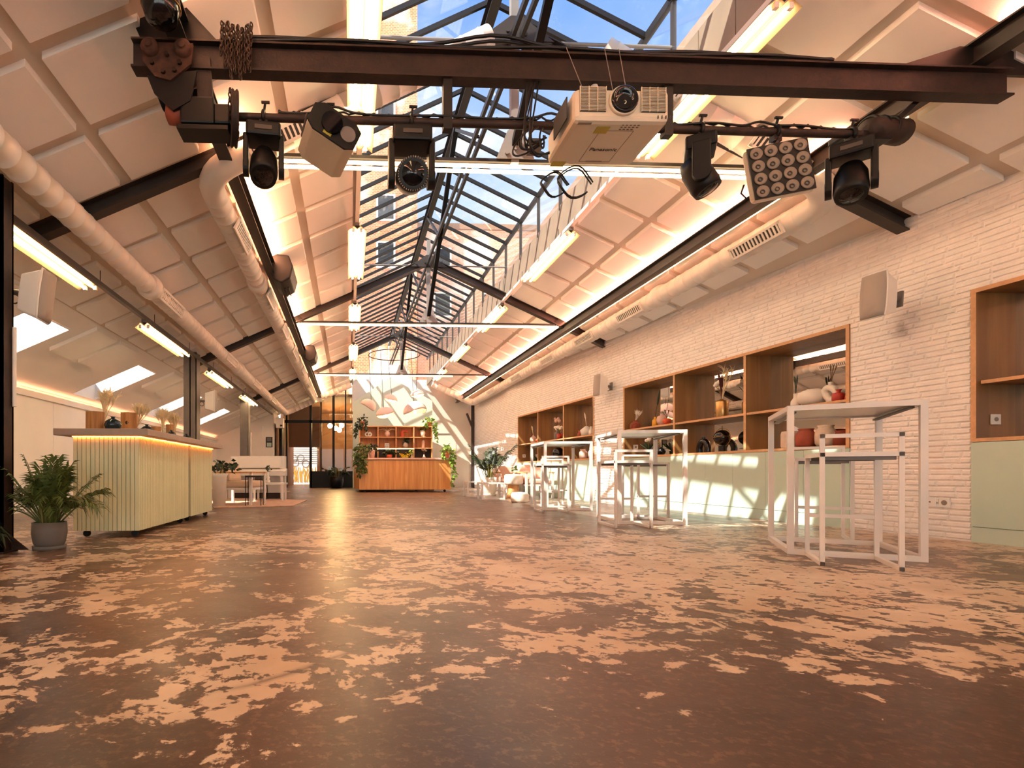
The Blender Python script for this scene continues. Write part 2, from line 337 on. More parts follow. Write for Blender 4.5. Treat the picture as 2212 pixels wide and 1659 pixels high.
# ---- ceilings: two slopes with square acoustic panels, rooflight openings on the left
VELUX = [(5.98, 6.8), (8.97, 9.75), (12.03, 12.8), (14.98, 15.75)]
VX0, VX1 = -4.56, -3.49
TR = [4.73, 9.93, 15.13]
BAY = 5.2
def slope_slab(mb, side, x0, x1, y0, y1, zo=0.0, th=0.05):
    z = ceilL if side < 0 else ceilR
    mb.prism([(x0, y0, z(x0) + zo), (x1, y0, z(x1) + zo), (x1, y1, z(x1) + zo), (x0, y1, z(x0) + zo)], (0, 0, th))
def skew_slab(mb, x0, x1a, x1b, y0, y1, zo, th):
    mb.prism([(x0, y0, ceilR(x0) + zo), (x1a, y0, ceilR(x1a) + zo), (x1b, y1, ceilR(x1b) + zo), (x0, y1, ceilR(x0) + zo)], (0, 0, th))
mb = MB()
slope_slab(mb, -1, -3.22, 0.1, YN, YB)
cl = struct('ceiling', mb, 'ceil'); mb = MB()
slope_slab(mb, -1, VX1, -3.22, YN, YB); slope_slab(mb, -1, -4.9, VX0, YN, YB)
ys = sorted(VELUX); y = YN
for a, b in ys: slope_slab(mb, -1, VX0, VX1, y, a); y = b
slope_slab(mb, -1, VX0, VX1, y, YB)
mb.build('plaster_slope', 'panel', cl); mb = MB()
ROWL = [(-0.52, 0.04), (-1.18, -0.62), (-1.84, -1.28), (-2.50, -1.94), (-3.16, -2.60)]
for k in range(-1, 4):
    yb = TR[0] + BAY * (k - 1)
    for j in range(7):
        p0 = yb + 0.14 + j * 0.72; p1 = p0 + 0.60
        if p0 > YB - 0.7 or p0 < YN: continue
        for x0, x1 in ROWL: slope_slab(mb, -1, x0, x1, p0, p1, -0.048, 0.053)
        if not any(p1 > a - 0.1 and p0 < b + 0.1 for a, b in VELUX): slope_slab(mb, -1, -3.86, -3.26, p0, p1, -0.048, 0.053)
mb.build('acoustic_panels', 'panel', cl)
mb = MB()
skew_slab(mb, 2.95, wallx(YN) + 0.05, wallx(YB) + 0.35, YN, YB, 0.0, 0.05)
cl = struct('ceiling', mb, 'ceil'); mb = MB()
ROWR = [(3.02, 3.56), (3.66, 4.22), (4.32, 4.88), (4.98, 5.54)]
for k in range(-1, 4):
    yb = TR[0] + BAY * (k - 1)
    for j in range(7):
        p0 = yb + 0.14 + j * 0.72; p1 = p0 + 0.60
        if p0 > YB - 0.7 or p0 < YN: continue
        for x0, x1 in ROWR:
            e0, e1 = wallx(p0) - 0.03, wallx(p1) - 0.03
            if e1 - x0 > 0.15: skew_slab(mb, x0, min(x1, e0), min(x1, e1), p0, p1, -0.048, 0.053)
mb.build('acoustic_panels', 'panel', cl)
# ---- right wall: painted brick with three recessed shelving niches
NIC = [(-1.6, 4.216), (5.235, 9.276), (10.294, 14.29)]      # along Y
SILL, NTOP, NDEP = 0.86, 2.10, 0.34
def W(y, z, off=0.0): return Vector((wallx(y) + off, y, z))      # point on the right wall, off > 0 goes into the wall
def wbox(mb, y0, y1, z0, z1, o0, o1):
    a = [W(y0, z0, o0), W(y1, z0, o0), W(y1, z0, o1), W(y0, z0, o1)]
    return mb.prism(a, (0, 0, z1 - z0))
mb = MB()
TOPZ = 3.6
def wtop(y): return ceilR(wallx(y)) + 0.03
def wseg(y0, y1, z0, z1=None):
    n = max(1, int((y1 - y0) / 2.5)); 
    for i in range(n):
        a, b = y0 + (y1 - y0) * i / n, y0 + (y1 - y0) * (i + 1) / n
        ta, tb = (z1, z1) if z1 is not None else (wtop(a), wtop(b))
        mb.add([W(a, z0), W(b, z0), W(b, tb), W(a, ta), W(a, z0, .4), W(b, z0, .4), W(b, tb, .4), W(a, ta, .4)],
               [(0, 1, 2, 3), (7, 6, 5, 4), (0, 4, 5, 1), (3, 2, 6, 7), (0, 3, 7, 4), (1, 5, 6, 2)])
YC = 15.232
edges = [YN] + [v for n in NIC for v in n] + [YC]
for i in range(0, len(edges), 2): wseg(edges[i], edges[i + 1], 0.0)
for a, b in NIC: wseg(a, b, NTOP)
# individual bricks standing a few millimetres proud of the joints
def brick(y0, y1, z0, z1, off=0.0, prj=0.010):
    g = 0.003; i_ = 0.009
    y0 += g; y1 -= g; z0 += g; z1 -= g
    if y1 - y0 < 0.03 or z1 - z0 < 0.02: return
    j = lambda: random.uniform(-0.003, 0.003)
    p = prj + random.uniform(-0.003, 0.004)
    o = [W(y0 + j(), z0 + j(), off + .002), W(y1 + j(), z0 + j(), off + .002), W(y1 + j(), z1 + j(), off + .002), W(y0 + j(), z1 + j(), off + .002)]
    q = [W(y0 + i_, z0 + i_, off - p), W(y1 - i_, z0 + i_, off - p), W(y1 - i_, z1 - i_, off - p), W(y0 + i_, z1 - i_, off - p)]
    mb.add(o + q, [(4, 5, 6, 7), (0, 1, 5, 4), (1, 2, 6, 5), (2, 3, 7, 6), (3, 0, 4, 7)])
r = 0; z = 0.01; CRS = 0.0495
while z < 3.0:
    y = YN + random.uniform(0, 0.2)
    if z + CRS < SILL or z + CRS < NTOP + 0.02: spans = [(edges[i], edges[i + 1]) for i in range(0, len(edges), 2)]
    else: spans = [(YN, YC)]
    for a, b in spans:
        if b < 1.0 and a < 1.0: continue
        y = max(a, 1.5) - random.uniform(0, 0.12)
        while y < b:
            L_ = random.choice((0.21, 0.235, 0.25, 0.27, 0.13))
            y2 = min(y + L_, b); ya = max(y, a)
            if y2 - ya > 0.03 and z + CRS < wtop((ya + y2) / 2) - 0.02: brick(ya, y2, z, z + CRS)
            y += L_
    z += CRS
struct('wall_right', mb, 'brick')
RX = wallx(YC) + 0.11
mb = MB(); mb.prism([(RX, YC - .3, 0), (RX, YB + .2, 0), (RX, YB + .2, ceilR(RX)), (RX, YC - .3, ceilR(RX))], (0.3, 0, 0))
z = 0.01
while z < ceilR(RX) - 0.08:
    y = YC
    while y < YB:
        L_ = random.choice((0.21, 0.235, 0.25, 0.13)); y2 = min(y + L_, YB)
        p = 0.010; g = .003; i_ = .012
        mb.add([(RX + .001, y + g, z + g), (RX + .001, y2 - g, z + g), (RX + .001, y2 - g, z + CRS - g), (RX + .001, y + g, z + CRS - g),
                (RX - p, y + i_, z + i_), (RX - p, y2 - i_, z + i_), (RX - p, y2 - i_, z + CRS - i_), (RX - p, y + i_, z + CRS - i_)],
               [(4, 5, 6, 7), (0, 1, 5, 4), (1, 2, 6, 5), (2, 3, 7, 6), (3, 0, 4, 7)])
        y += L_
    z += CRS
struct('wall_right', mb, 'brick')
# ---- left wall of white boards
mb = MB(); y = YN
mb.mm((-4.9, YN, 0), (-4.70, 19.2, 1.80))
while y < 19.2:
    y2 = min(y + 1.22, 19.2); mb.mm((-4.71, y + .004, 0.0), (-4.68, y2 - .004, 1.815)); y = y2
struct('wall_left', mb, 'plaster')
struct('trim_1', MB().mm((-4.68, YN, 1.682), (-4.64, 18.98, 1.688)).mm((-4.646, YN, 1.688), (-4.64, 18.98, 1.772)), 'plaster')
struct('baseboard_left', MB().mm((-4.68, YN, 0), (-4.665, 19.0, 0.09)), 'white')
# ---- end wall behind the camera, its glazing added as unseen fill light
mb = MB(); mb.prism([(-4.9, YN, 2.6), (-2.9, YN, 2.6), (2.95, YN, 2.6), (6, YN, 2.6), (2.95, YN, 3.93), (1.5, YN, 4.62), (.1, YN, 3.97)], (0, -0.2, 0))
mb.mm((-4.9, YN - .2, 0), (6, YN, .25))
for x in (-4.8, -2.6, -.4, 1.8, 4.0, 5.9): mb.mm((x - .09, YN - .2, 0), (x + .09, YN, 2.7 if x > -4.7 else 1.8))
struct('wall_front', mb, 'plaster')
struct('window_21', MB().mm((-4.8, YN - .1, .25), (5.9, YN - .09, 2.6)), 'glassclear')
# ---- back wall: beige right part, white upper middle, mint screen wall, boarded left part
mb = MB(); mb.prism([(3.05, YB, 0), (RX + .1, YB, 0), (RX + .1, YB, ceilR(RX + .1)), (3.05, YB, ceilR(3.05))], (0, 0.2, 0))
struct('wall_back', mb, 'beige')
mb = MB(); mb.prism([(0.1, YB, 2.9), (3.05, YB, 2.9), (3.05, YB, 4.1), (0.1, YB, 4.1)], (0, 0.2, 0))
struct('wall_back', mb, 'white')
MY = 19.2
ml, mr_, mp_k = onY(762, 870, MY), onY(934, 866, MY), onY(843, 815, MY)
mb = MB(); mb.prism([(ml.x, MY, 0), (mr_.x, MY, 0), (mr_.x, MY, mr_.z), (mp_k.x, MY, mp_k.z), (ml.x, MY, ml.z)], (0, 0.14, 0))
struct('wall_back', mb, 'mintwall')
WL = 19.0; wl1 = onY(591, 1000, WL).x
mb = MB(); mb.prism([(-4.9, WL, 0), (wl1, WL, 0), (wl1, WL, ceilL(wl1)), (-4.9, WL, ceilL(-4.9))], (0, 0.15, 0))
mb.mm((wl1 - .15, WL + .15, 0), (wl1, YB + .2, ceilL(wl1)))
struct('wall_back', mb, 'plaster')
# flush doors in the back walls
d0, d1 = onY(943, 938, YB), onY(985, 1050, YB)
mb = MB(); mb.mm((d0.x, YB - .012, 0.01), (d1.x, YB + .01, d0.z)); d = struct('door_1', mb, 'beige')
MB().mm((d0.x - .03, YB - .03, d0.z), (d0.x + .5, YB, d0.z + .03)).build('door_closer', 'greymetal', d)
d0, d1 = onY(515, 921, WL), onY(568, 985, WL)
struct('door_2', MB().mm((d0.x, WL - .012, 0.01), (d1.x, WL + .01, d0.z)), 'plaster')
# ---- glazed monitor over the hall
MXL, MXR, MZ0, MZ1, MRX, MRZ = 0.10, 2.95, 3.95, 4.90, 1.50, 5.58
GY = 3.5                                                # unseen roof closed nearer than this, to keep sun off the near floor
def gside(side): return (MXL, MZ1) if side < 0 else (MXR, MZ1)
for n, side in ((1, -1), (2, 1)):
    ex, ez = gside(side)
    mb = MB(); mb.prism([(ex, GY, ez + .03), (MRX, GY, MRZ + .03), (MRX, YB, MRZ + .03), (ex, YB, ez + .03)], (0, 0, 0.008))
    wdw = struct('window_%d' % n, mb, 'glassroof')
    yy = TR[0] - BAY * 2
    while yy < YB:
        if yy > GY: MB().bar((ex, yy, ez), (MRX, yy, MRZ), 0.035, 0.05).build('glazing_bar', 'steel', wdw)
        yy += 0.4333
    MB().bar((ex, GY, ez), (ex, YB, ez), 0.05, 0.07).build('eaves_rail', 'steel', wdw)
for n, x in ((3, MXR), (4, MXL)):
    sg = 1 if x > 1 else -1
    wdw = struct('window_%d' % n, MB().mm((x, GY, MZ0 + .36), (x + .008 * sg, YB, MZ1)), 'glassroof')
    bd = MB(); yy = GY
    while yy < YB: bd.mm((x - .012, yy + .004, MZ0 - .05), (x + .02, min(yy + .43, YB) - .004, MZ0 + .36)); yy += 0.4333
    bd.build('sill_boards', 'board', wdw)
    yy = TR[0] - BAY * 2
    while yy < YB:
        if yy > GY: MB().mm((x - .02, yy - .015, MZ0 + .30), (x + .02, yy + .015, MZ1)).build('mullion', 'purlin', wdw)
        yy += 0.8667
mb = MB()
mb.prism([(MXL - .1, YN, ceilL(MXL)), (MRX, YN, ceilL(MRX)), (MRX, GY, ceilL(MRX)), (MXL - .1, GY, ceilL(MXL))], (0, 0, .06)); mb.prism([(MXR + .1, YN, ceilR(MXR)), (MRX, YN, ceilR(MRX)), (MRX, GY, ceilR(MRX)), (MXR + .1, GY, ceilR(MXR))], (0, 0, .06))
mb.prism([(MXL - .1, GY - .1, ceilL(MXL)), (MRX, GY - .1, ceilL(MRX)), (MXR + .1, GY - .1, ceilR(MXR)), (MXR + .1, GY - .1, MZ1), (MRX, GY - .1, MRZ + .1), (MXL - .1, GY - .1, MZ1)], (0, .1, 0))
struct('ceiling', mb, 'panel')
# gable end glass of the monitor
mb = MB(); mb.prism([(MXL, YB + .1, 4.1), (MXR, YB + .1, 4.1), (MXR, YB + .1, MZ1), (MRX, YB + .1, MRZ), (MXL, YB + .1, MZ1)], (0, 0.01, 0))
wdw = struct('window_5', mb, 'glassroof')
for x in (0.8, 1.5, 2.2): MB().mm((x - .02, YB + .06, 4.1), (x + .02, YB + .1, MRZ - abs(x - 1.5) * .47)).build('mullion', 'white', wdw)
# ---- sloped rooflights on the left, deep white reveals
for n, (a, b) in enumerate(VELUX):
    fr = MB(); H_ = 0.30; e = .004; A_, B_, P_, Q_ = a + e, b - e, VX0 + e, VX1 - e
    for (xa, ya, xb, yb_) in ((P_, A_, Q_, A_), (P_, B_, Q_, B_), (P_, A_, P_, B_), (Q_, A_, Q_, B_)):
        fr.prism([(xa, ya, ceilL(xa) - .004), (xb, yb_, ceilL(xb) - .004), (xb, yb_, ceilL(xb) + H_), (xa, ya, ceilL(xa) + H_)],
                 (0, -.02 if ya == A_ else .02, 0) if ya == yb_ else (-.02 if xa == P_ else .02, 0, 0))
    wdw = struct('window_%d' % (6 + n), fr, 'white')
    g = MB(); g.prism([(VX0, a, ceilL(VX0) + H_), (VX1, a, ceilL(VX1) + H_), (VX1, b, ceilL(VX1) + H_), (VX0, b, ceilL(VX0) + H_)], (0, 0, .01)); g.build('pane', 'glassclear', wdw)
# ================================================================== ROOF STEEL
XC, ZH = 1.48, CH
PLX, PRX, PZ = -1.04, 4.05, CH + 2.695                    # purlins: x of left and right, height of the centre line
TIEZ = CH + 2.77
for nm, x, lab in (('l', PLX, 'dark steel purlin beam running the length of the hall beside the left pair of ducts'), ('r', PRX, 'dark steel purlin beam running the length of the hall above the right-hand white duct')):
    t = thing('purlin_beam', lab, 'beam', (x, 6, PZ), group=None)
    MB().ibeam((x, YN, PZ), (x, YB - .2, PZ), 0.11, 0.15).build('beam', 'purlin', t)
    if nm == 'r':
        MB().mm((x + .058, 3.75, PZ - .078), (x + .070, 19.5, PZ - .068)).build('light_strip', 'ledline', t)
def led(x0, x1, y0, y1, z, m, lab, grp=None):
    o = MB().mm((x0, y0, z), (x1, y1, z + .008)).build('light_strip', m); tag(o, lab, 'light strip', grp); return o
led(PLX + .005, PLX + .035, 4.2, 19.3, PZ + .076, 'ledup', 'warm orange light strip shining up from the left purlin beam')
led(PRX + .005, PRX + .035, 4.2, 19.3, PZ + .076, 'ledpink', 'pink light strip shining up from the right purlin beam')
led(PLX + .005, PLX + .035, -5.5, 3.1, PZ + .076, 'ledup', 'warm light strip on the left purlin beam, nearer than the rusty crossbeam')
led(PRX + .005, PRX + .035, -5.5, 3.1, PZ + .076, 'ledpink', 'warm light strip on the right purlin beam, nearer than the rusty crossbeam')
led(-4.674, -4.662, 2.0, 18.8, 1.735, 'ledwall', 'orange light strip hidden in the ledge along the top of the left wall')
truss_lab = ['nearest roof truss with a double light strip on its tie bar, behind the stage lamps', 'second roof truss of dark steel, midway down the hall', 'furthest roof truss of dark steel, above the pendant lamps']
for i, Y in enumerate(TR):
    t = thing('roof_truss', truss_lab[i], 'roof truss', (XC, Y, TIEZ), group='steel roof trusses')
    for sg in (-1, 1):
        xe = -2.84 if sg < 0 else wallx(Y) + .02
        ze = (ceilL(xe) if sg < 0 else ceilR(xe)) - .065
        za = ceilL(MXL) + .45 * (XC - MXL) - .065
        mb = MB(); mb.ibeam((XC + sg * .02, Y, za), (xe, Y, ze), 0.11, 0.13)
        rf = mb.build('rafter', 'purlin', t)
        xm = PLX if sg < 0 else PRX; zm = TIEZ
        MB().bar((xm, Y, TIEZ + .14), (xm - sg * .16, Y, TIEZ + .02), 0.10, 0.10).build('gusset', 'black', t)
    MB().bar((PLX, Y, TIEZ + .02), (PRX, Y, TIEZ + .02), 0.05, 0.03).build('tie_bar', 'steel', t)
    MB().mm((XC - .035, Y - .03, TIEZ), (XC + .035, Y + .03, za + .4)).build('king_post', 'kingpost', t)
    pl = MB(); pl.prism([(XC - .17, Y - .04, TIEZ + .03), (XC + .17, Y - .04, TIEZ + .03), (XC + .07, Y - .04, TIEZ + .28), (XC - .07, Y - .04, TIEZ + .28)], (0, .015, 0))
    for bx, bz in ((0, .22), (0, .12), (-.08, .08)): pl.cyl((XC + bx, Y - .045, TIEZ + bz), .02, .02, (0, 1, 0), 8)
    pl.build('gusset_plate', 'kingpost', t)
    pl = MB(); pl.prism([(XC - .34, Y - .07, za - .12), (XC + .34, Y - .07, za - .12), (XC + .05, Y - .07, za + .1), (XC - .05, Y - .07, za + .1)], (0, .014, 0))
    for k in range(4): pl.cyl((XC + (-.24 + k * .16), Y - .075, za - .07 + .03 * (k % 2)), .016, .02, (0, 1, 0), 8)
    pl.build('gusset_plate', 'purlin', t)
    MB().bar((XC, Y - .03, TIEZ + .16), (XC, Y - BAY * .52, MRZ - .12), 0.065, 0.05).build('hanger', 'black', t)
    zz = -.042
    if i == 0:
        for dz in (.0, -.05): MB().mm((PLX + .42, Y - .015, TIEZ - .03 + dz), (XC + 2.15, Y + .015, TIEZ - .012 + dz)).build('light_strip', 'ledwarm', t)
    else: MB().mm((PLX + .1, Y - .015, TIEZ - .035), (PRX - .1 - (1.0 if i == 2 else 0), Y + .015, TIEZ - .008)).build('light_strip', 'ledwarm', t)
    MB().tube([(MXL, Y, MZ1 - .45), (MXR, Y, MZ1 - .45)], .015, 8).build('tie_rod', 'kingpost', t)
t = thing('ridge_beam', 'dark steel ridge beam under the peak of the glass roof', 'beam', (MRX, 6, MRZ - .1))
MB().ibeam((MRX, YN, MRZ - .12), (MRX, YB, MRZ - .12), 0.10, 0.16).build('beam', 'steel', t)
t = thing('lattice_beam', 'dark steel lengthwise beam hung beneath the ridge, crossing every truss', 'beam', (XC, 6, CH + 3.8))
for dx in (-.04, .04): MB().bar((XC + dx, YN, CH + 3.86), (XC + dx, YB - 1.2, CH + 3.86), 0.035, 0.06).build('chord', 'steel', t)
k = 0; yy = -3.0
while yy < 17:
    yy += BAY / 4; k += 1
    if k % 2 and yy > 3: MB().bar((XC, yy, CH + 3.88), (XC, yy + BAY / 4, MRZ - .2), 0.035, 0.035).build('lattice_bar', 'steel', t)
# ================================================================== COLUMNS
clab = ['dark steel column at the left edge, behind the potted palm', 'grey steel column behind the fluted counter, carrying a white speaker', 'grey steel column standing behind the white piano']
for i, (x1, y0, y1, m) in enumerate(((-2.47, 3.90, 4.03, 'rust'), (-2.62, 9.25, 9.47, 'greymetal'), (-2.66, 14.15, 14.40, 'greymetal'))):
    wd = .22 if i else .34
    t = thing('steel_column', clab[i], 'column', (x1 - wd / 2, (y0 + y1) / 2, 0), group='steel columns along the left aisle')
    top = ceilL(x1) - .06; c = MB()
    c.mm((x1 - wd, y0, 0), (x1, y0 + .018, top - .05)); c.mm((x1 - wd, y1 - .018, 0), (x1, y1, top - .05)); c.mm((x1 - wd / 2 - .01, y0, 0), (x1 - wd / 2 + .01, y1, top - .05))
    c.mm((x1 - .018, y0, 0), (x1, y1, top - .06))
    c.build('shaft', m, t); MB().mm((x1 - wd - .02, y0 - .02, 0), (x1 + .02, y1 + .02, .012)).build('base_plate', m, t)
    if i == 0: g = MB(); g.prism([(x1, y0 + .1, .012), (x1 + .12, y0 + .1, .012), (x1, y0 + .1, .11)], (0, .014, 0)); g.build('gusset', m, t)
    cz = 1.0 if i else .95
    cb = MB(); cb.tube([(x1 + .018, y1 - .02, 1.06), (x1 + .018, y1 - .02, 1.64)], .014, 10)
    if i != 1: cb.build('conduit', 'white', t)
# Y-shaped column at the back right
p = flo(1021, 1052); p = Vector((onY(1021, 1000, 19.6).x, 19.6, 0))
t = thing('branched_column', 'dark timber column with two raking braces in the back right corner', 'column', p)
MB().mm((p.x - .05, 19.55, 0), (p.x + .05, 19.65, ceilR(p.x) - .1)).build('shaft', 'darkbrown', t)
zj = onY(1021, 925, 19.6).z
for dx, dz in ((-.22, .55), (.30, .85)):
    MB().bar((p.x, 19.6, zj), (p.x + dx, 19.6, min(zj + dz, ceilR(p.x + dx) - .1)), .07, .07).build('brace', 'darkbrown', t)
# ================================================================== DUCTS
def ribbed(pts, r, step=.17):                             # spiral duct: a round pipe with a raised seam every step
    P = [Vector(p) for p in pts]; out = [(P[0], r)]
    for a, b in zip(P[:-1], P[1:]):
        L = (b - a).length; d = (b - a).normalized(); u = step / 2
        if L > step:
            while u < L - .02:
                for du, e in ((-.007, 0), (-.0035, .005), (.0035, .005), (.007, 0)): out.append((a + d * (u + du), r + e))
                u += step
        out.append((b, r))
    return MB().tube([o[0] for o in out], [o[1] for o in out], 20)
def bend(a, c, b, r=.22, n=6):
    a, c, b = Vector(a), Vector(c), Vector(b); p = c + (a - c).normalized() * r; q = c + (b - c).normalized() * r
    return [p.lerp(c, i / n).lerp(c.lerp(q, i / n), i / n) for i in range(n + 1)]
def grille(t, c, along, out, L=.5, H_=.1, n=14, name='grille'):
    c, along, out = Vector(c), Vector(along).normalized(), Vector(out).normalized(); side = along.cross(out)
    R = Matrix((along, side, out)).transposed(); f = MB(); c = c + out * .022
    for s_ in (-1, 1):
        f.box(c + side * s_ * (H_ / 2 + .012), (L + .05, .024, .02), R); f.box(c + along * s_ * (L / 2 + .012), (.024, H_ + .05, .02), R)
    g = f.build(name, 'duct', t); b = MB(); b.box(c - out * .004, (L, H_, .008), R); b.build('opening', 'grille', g)
    s = MB()
    for i in range(n): s.box(c + along * (L * ((i + .5) / n - .5)) + out * .003, (L / n * .42, H_, .008), R)
    s.build('slats', 'duct', g)
def collar(t, c, d, r, L=.14): MB().lathe([(r, -L / 2), (r + .03, -L / 2 + .02), (r + .03, L / 2 - .02), (r, L / 2)], c, 20, d).build('collar', 'duct', t)
AX, AZ = -2.25, CH + 2.09
BX, BZ = -1.235, CH + 2.55
CX, CZ = 4.40, CH + 2.50
DY = 18.9
t = thing('air_duct', 'white spiral duct nearest the left wall, running the length of the hall', 'duct', (AX, 8, AZ), group='white ventilation ducts')
corner = Vector((AX, DY, AZ)); e = Vector((-.2, DY, AZ + .45 * (AX * -1 - .2)))
path = [Vector((AX, 0.6, AZ))] + bend((AX, 0, AZ), corner, e, .3) + [e]
ribbed(path, .105).build('pipe', 'duct', t)
for y in (6.6, 9.9, 12.6, 15.4): grille(t, (AX + .075, y, AZ - .075 + .05), (0, 1, 0), (1, 0, -.35), .75, .09, 16)
for y in (6.1, 10.9): collar(t, (AX, y, AZ), (0, 1, 0), .105)
t = thing('air_duct', 'white spiral duct with a near bend, beside the left purlin and dark speakers', 'duct', (BX, 8, BZ), group='white ventilation ducts')
tx, tz = 1.22, CH + 3.80
near = Vector((BX, 4.62, BZ)); far = Vector((BX, DY, BZ))
path = [Vector((tx, 4.62, tz))] + bend((tx, 4.62, tz), near, far, .28) + bend(near, far, (.2, DY, BZ + .62), .3) + [Vector((0.05, DY, BZ + .56))]
ribbed(path, .11).build('pipe', 'duct', t)
for y in (5.7, 7.75, 9.5, 11.2, 13.2, 15.2): grille(t, (BX + .095, y, BZ - .045), (0, 1, 0), (1, 0, -.5), .62, .085, 14)
for y in (7.2, 14.2): collar(t, (BX, y, BZ), (0, 1, 0), .11)
dv = Vector((tx - BX, 0, tz - BZ)).normalized(); nv = Vector((dv.z, 0, -dv.x))
for f_ in (.25, .80): grille(t, Vector((BX, 4.62, BZ)).lerp((tx, 4.62, tz), f_) + (nv * .5 + Vector((0, -1, 0))).normalized() * .112, dv, nv * .5 + Vector((0, -1, 0)), .5, .09, 12)
t = thing('air_duct', 'white spiral duct under the right ceiling slope, above the brick wall', 'duct', (CX, 8, CZ), group='white ventilation ducts')
tx, tz = 2.24, CH + 3.72
near = Vector((CX, 4.62, CZ)); far = Vector((CX, DY, CZ - .02))
path = [Vector((tx, 4.62, tz))] + bend((tx, 4.62, tz), near, far, .28) + bend(near, far, (2.9, DY, CZ + .68), .3) + [Vector((2.95, DY, CZ + .66))]
ribbed(path, .115).build('pipe', 'duct', t)
for y in (5.45, 8.0, 9.6, 11.4, 13.6, 16): grille(t, (CX - .098, y, CZ - .05), (0, 1, 0), (-1, 0, -.5), .66, .085, 14)
for y in (7.35, 12.4): collar(t, (CX, y, CZ), (0, 1, 0), .115)
dv = Vector((tx - CX, 0, tz - CZ)).normalized(); nv = Vector((-dv.z, 0, dv.x))
if nv.z > 0: nv = -nv
for f_ in (.28, .80): grille(t, Vector((CX, 4.62, CZ)).lerp((tx, 4.62, tz), f_) + (nv * .5 + Vector((0, -1, 0))).normalized() * .117, dv, nv * .5 + Vector((0, -1, 0)), .5, .09, 12)
# ================================================================== FLUORESCENT FITTINGS
def make_fitting(L=1.75):
    t = thing('tube_light', 'x', 'light')
    h = MB(); w_ = .12
    prof = [(-w_, -.035), (-.075, .0), (-.045, .028), (0, -.012), (.045, .028), (.075, .0), (w_, -.035)]
    for a, b in zip(prof[:-1], prof[1:]):
        h.add([(a[0], -L / 2, a[1]), (b[0], -L / 2, b[1]), (b[0], L / 2, b[1]), (a[0], L / 2, a[1])], [(0, 1, 2, 3)])
    h.build('reflector', 'reflector', t, solid=.004)
    MB().mm((-.03, -L / 2, .03), (.03, L / 2, .07)).build('housing', 'greymetal', t)
    for s_ in (-1, 1):
        MB().tube([(s_ * .05, -L / 2 + .03, -.022), (s_ * .05, L / 2 - .03, -.022)], .013, 10).build('tube', 'tube', t)
        for v in (-1, 1): MB().box((s_ * .05, v * (L / 2 - .02), -.018), (.03, .03, .04)).build('lamp_holder', 'white', t)
    return t
fit = make_fitting(); used = []
def place_fit(x, y, z, lab, grp, tilt=0.0):
    o = fit if not used else dup(fit, (x, y, z)); used.append(1)
    o.location = (x, y, z); o.rotation_euler = (0, tilt, 0); o['label'] = lab; o['group'] = grp
ordw = ['nearest', 'second', 'third', 'fourth', 'fifth']
for i, y in enumerate((4.65, 7.78, 10.95, 14.1)):
    place_fit(-2.62, y, CH + 1.88, 'twin fluorescent fitting hung along the left aisle rail, %s from the camera' % ordw[i], 'fluorescent fittings on the left rail')
for i, y in enumerate((4.3, 7.72, 10.85, 14.0, 17.1)):
    place_fit(.10, y, CH + 3.14, 'twin fluorescent fitting hung along the left edge of the glass roof, %s from the camera' % ordw[i], 'fluorescent fittings on the left roof edge')
for i, y in enumerate((4.3, 7.72, 10.85, 14.0, 17.1)):
    place_fit(2.90, y, CH + 3.14, 'twin fluorescent fitting hung along the right edge of the glass roof, %s from the camera' % ordw[i], 'fluorescent fittings on the right roof edge')
for x, z in ((-2.62, 1.88), (.1, 3.14), (2.9, 3.14)):  # extra fittings added out of view to brighten the hall
    for y in (-3.2, 1.0):
        place_fit(x, y, CH + z, 'added twin fluorescent fitting out of view, brightening the hall', 'added fluorescent fittings out of view')
for x, z, lab, m in ((-2.62, 1.97, 'grey lighting rail along the left aisle', 'greymetal'), (.10, 3.235, 'pale lighting rail along the left edge of the glass roof', 'duct'), (2.90, 3.235, 'pale lighting rail along the right edge of the glass roof', 'duct')):
    t = thing('lighting_rail', lab, 'rail', (x, 8, CH + z))
    MB().mm((x - .025, 2.0, CH + z - .02), (x + .025, 18.2, CH + z + .025)).build('rail', m, t)
    h = MB(); y = 2.6
    while y < 18:
        zt = min(ceilL(x), ceilR(x)); h.tube([(x, y, CH + z), (x, y, zt)], .004, 6); y += 1.56
    h.build('hangers', 'steel', t)
# ================================================================== RIGGING IN THE FOREGROUND
BY = 3.26; K = BY / 3.545
t = thing('crossbeam', 'rusty steel crossbeam spanning the top of the picture, carrying the projector', 'beam', (XC, BY, CH + 2.62 * K))
MB().ibeam((-1.41 * K, BY, CH + 2.715 * K), (4.61 * K, BY, CH + 2.715 * K), .09, .19 * K).build('beam', 'rust', t)
br = MB(); br.prism([onY(x_, y_, BY + .05) for x_, y_ in ((252, -30), (303, 82), (478, 97), (388, 0), (380, -60))], (0, .02, 0)); br.build('bracket', 'black', t)
br = MB(); br.prism([(PRX + .45, BY + .02, CH + 2.81 * K), (PRX - .62, BY + .02, CH + 2.81 * K), (PRX - .1, BY + .02, CH + 3.0 * K), (PRX + .33, BY + .02, CH + 3.0 * K)], (0, .02, 0)); br.build('bracket', 'steel', t)
cb = MB()
for k in range(4):
    pts = []
    for i in range(40):
        u = i / 39; x = -.65 + u * 3.7
        pts.append((x, BY - .03 + .012 * k, CH + 2.825 * K + .012 * (k % 2) + .02 * math.sin(9 * u + k) ** 2 + .06 * math.exp(-((u - .42) / .07) ** 2) * (k % 2)))
    cb.tube(pts, .010, 6)
tag(cb.build('power_cable', 'cable'), 'bundle of black cables lying along the top of the rusty crossbeam', 'cable')
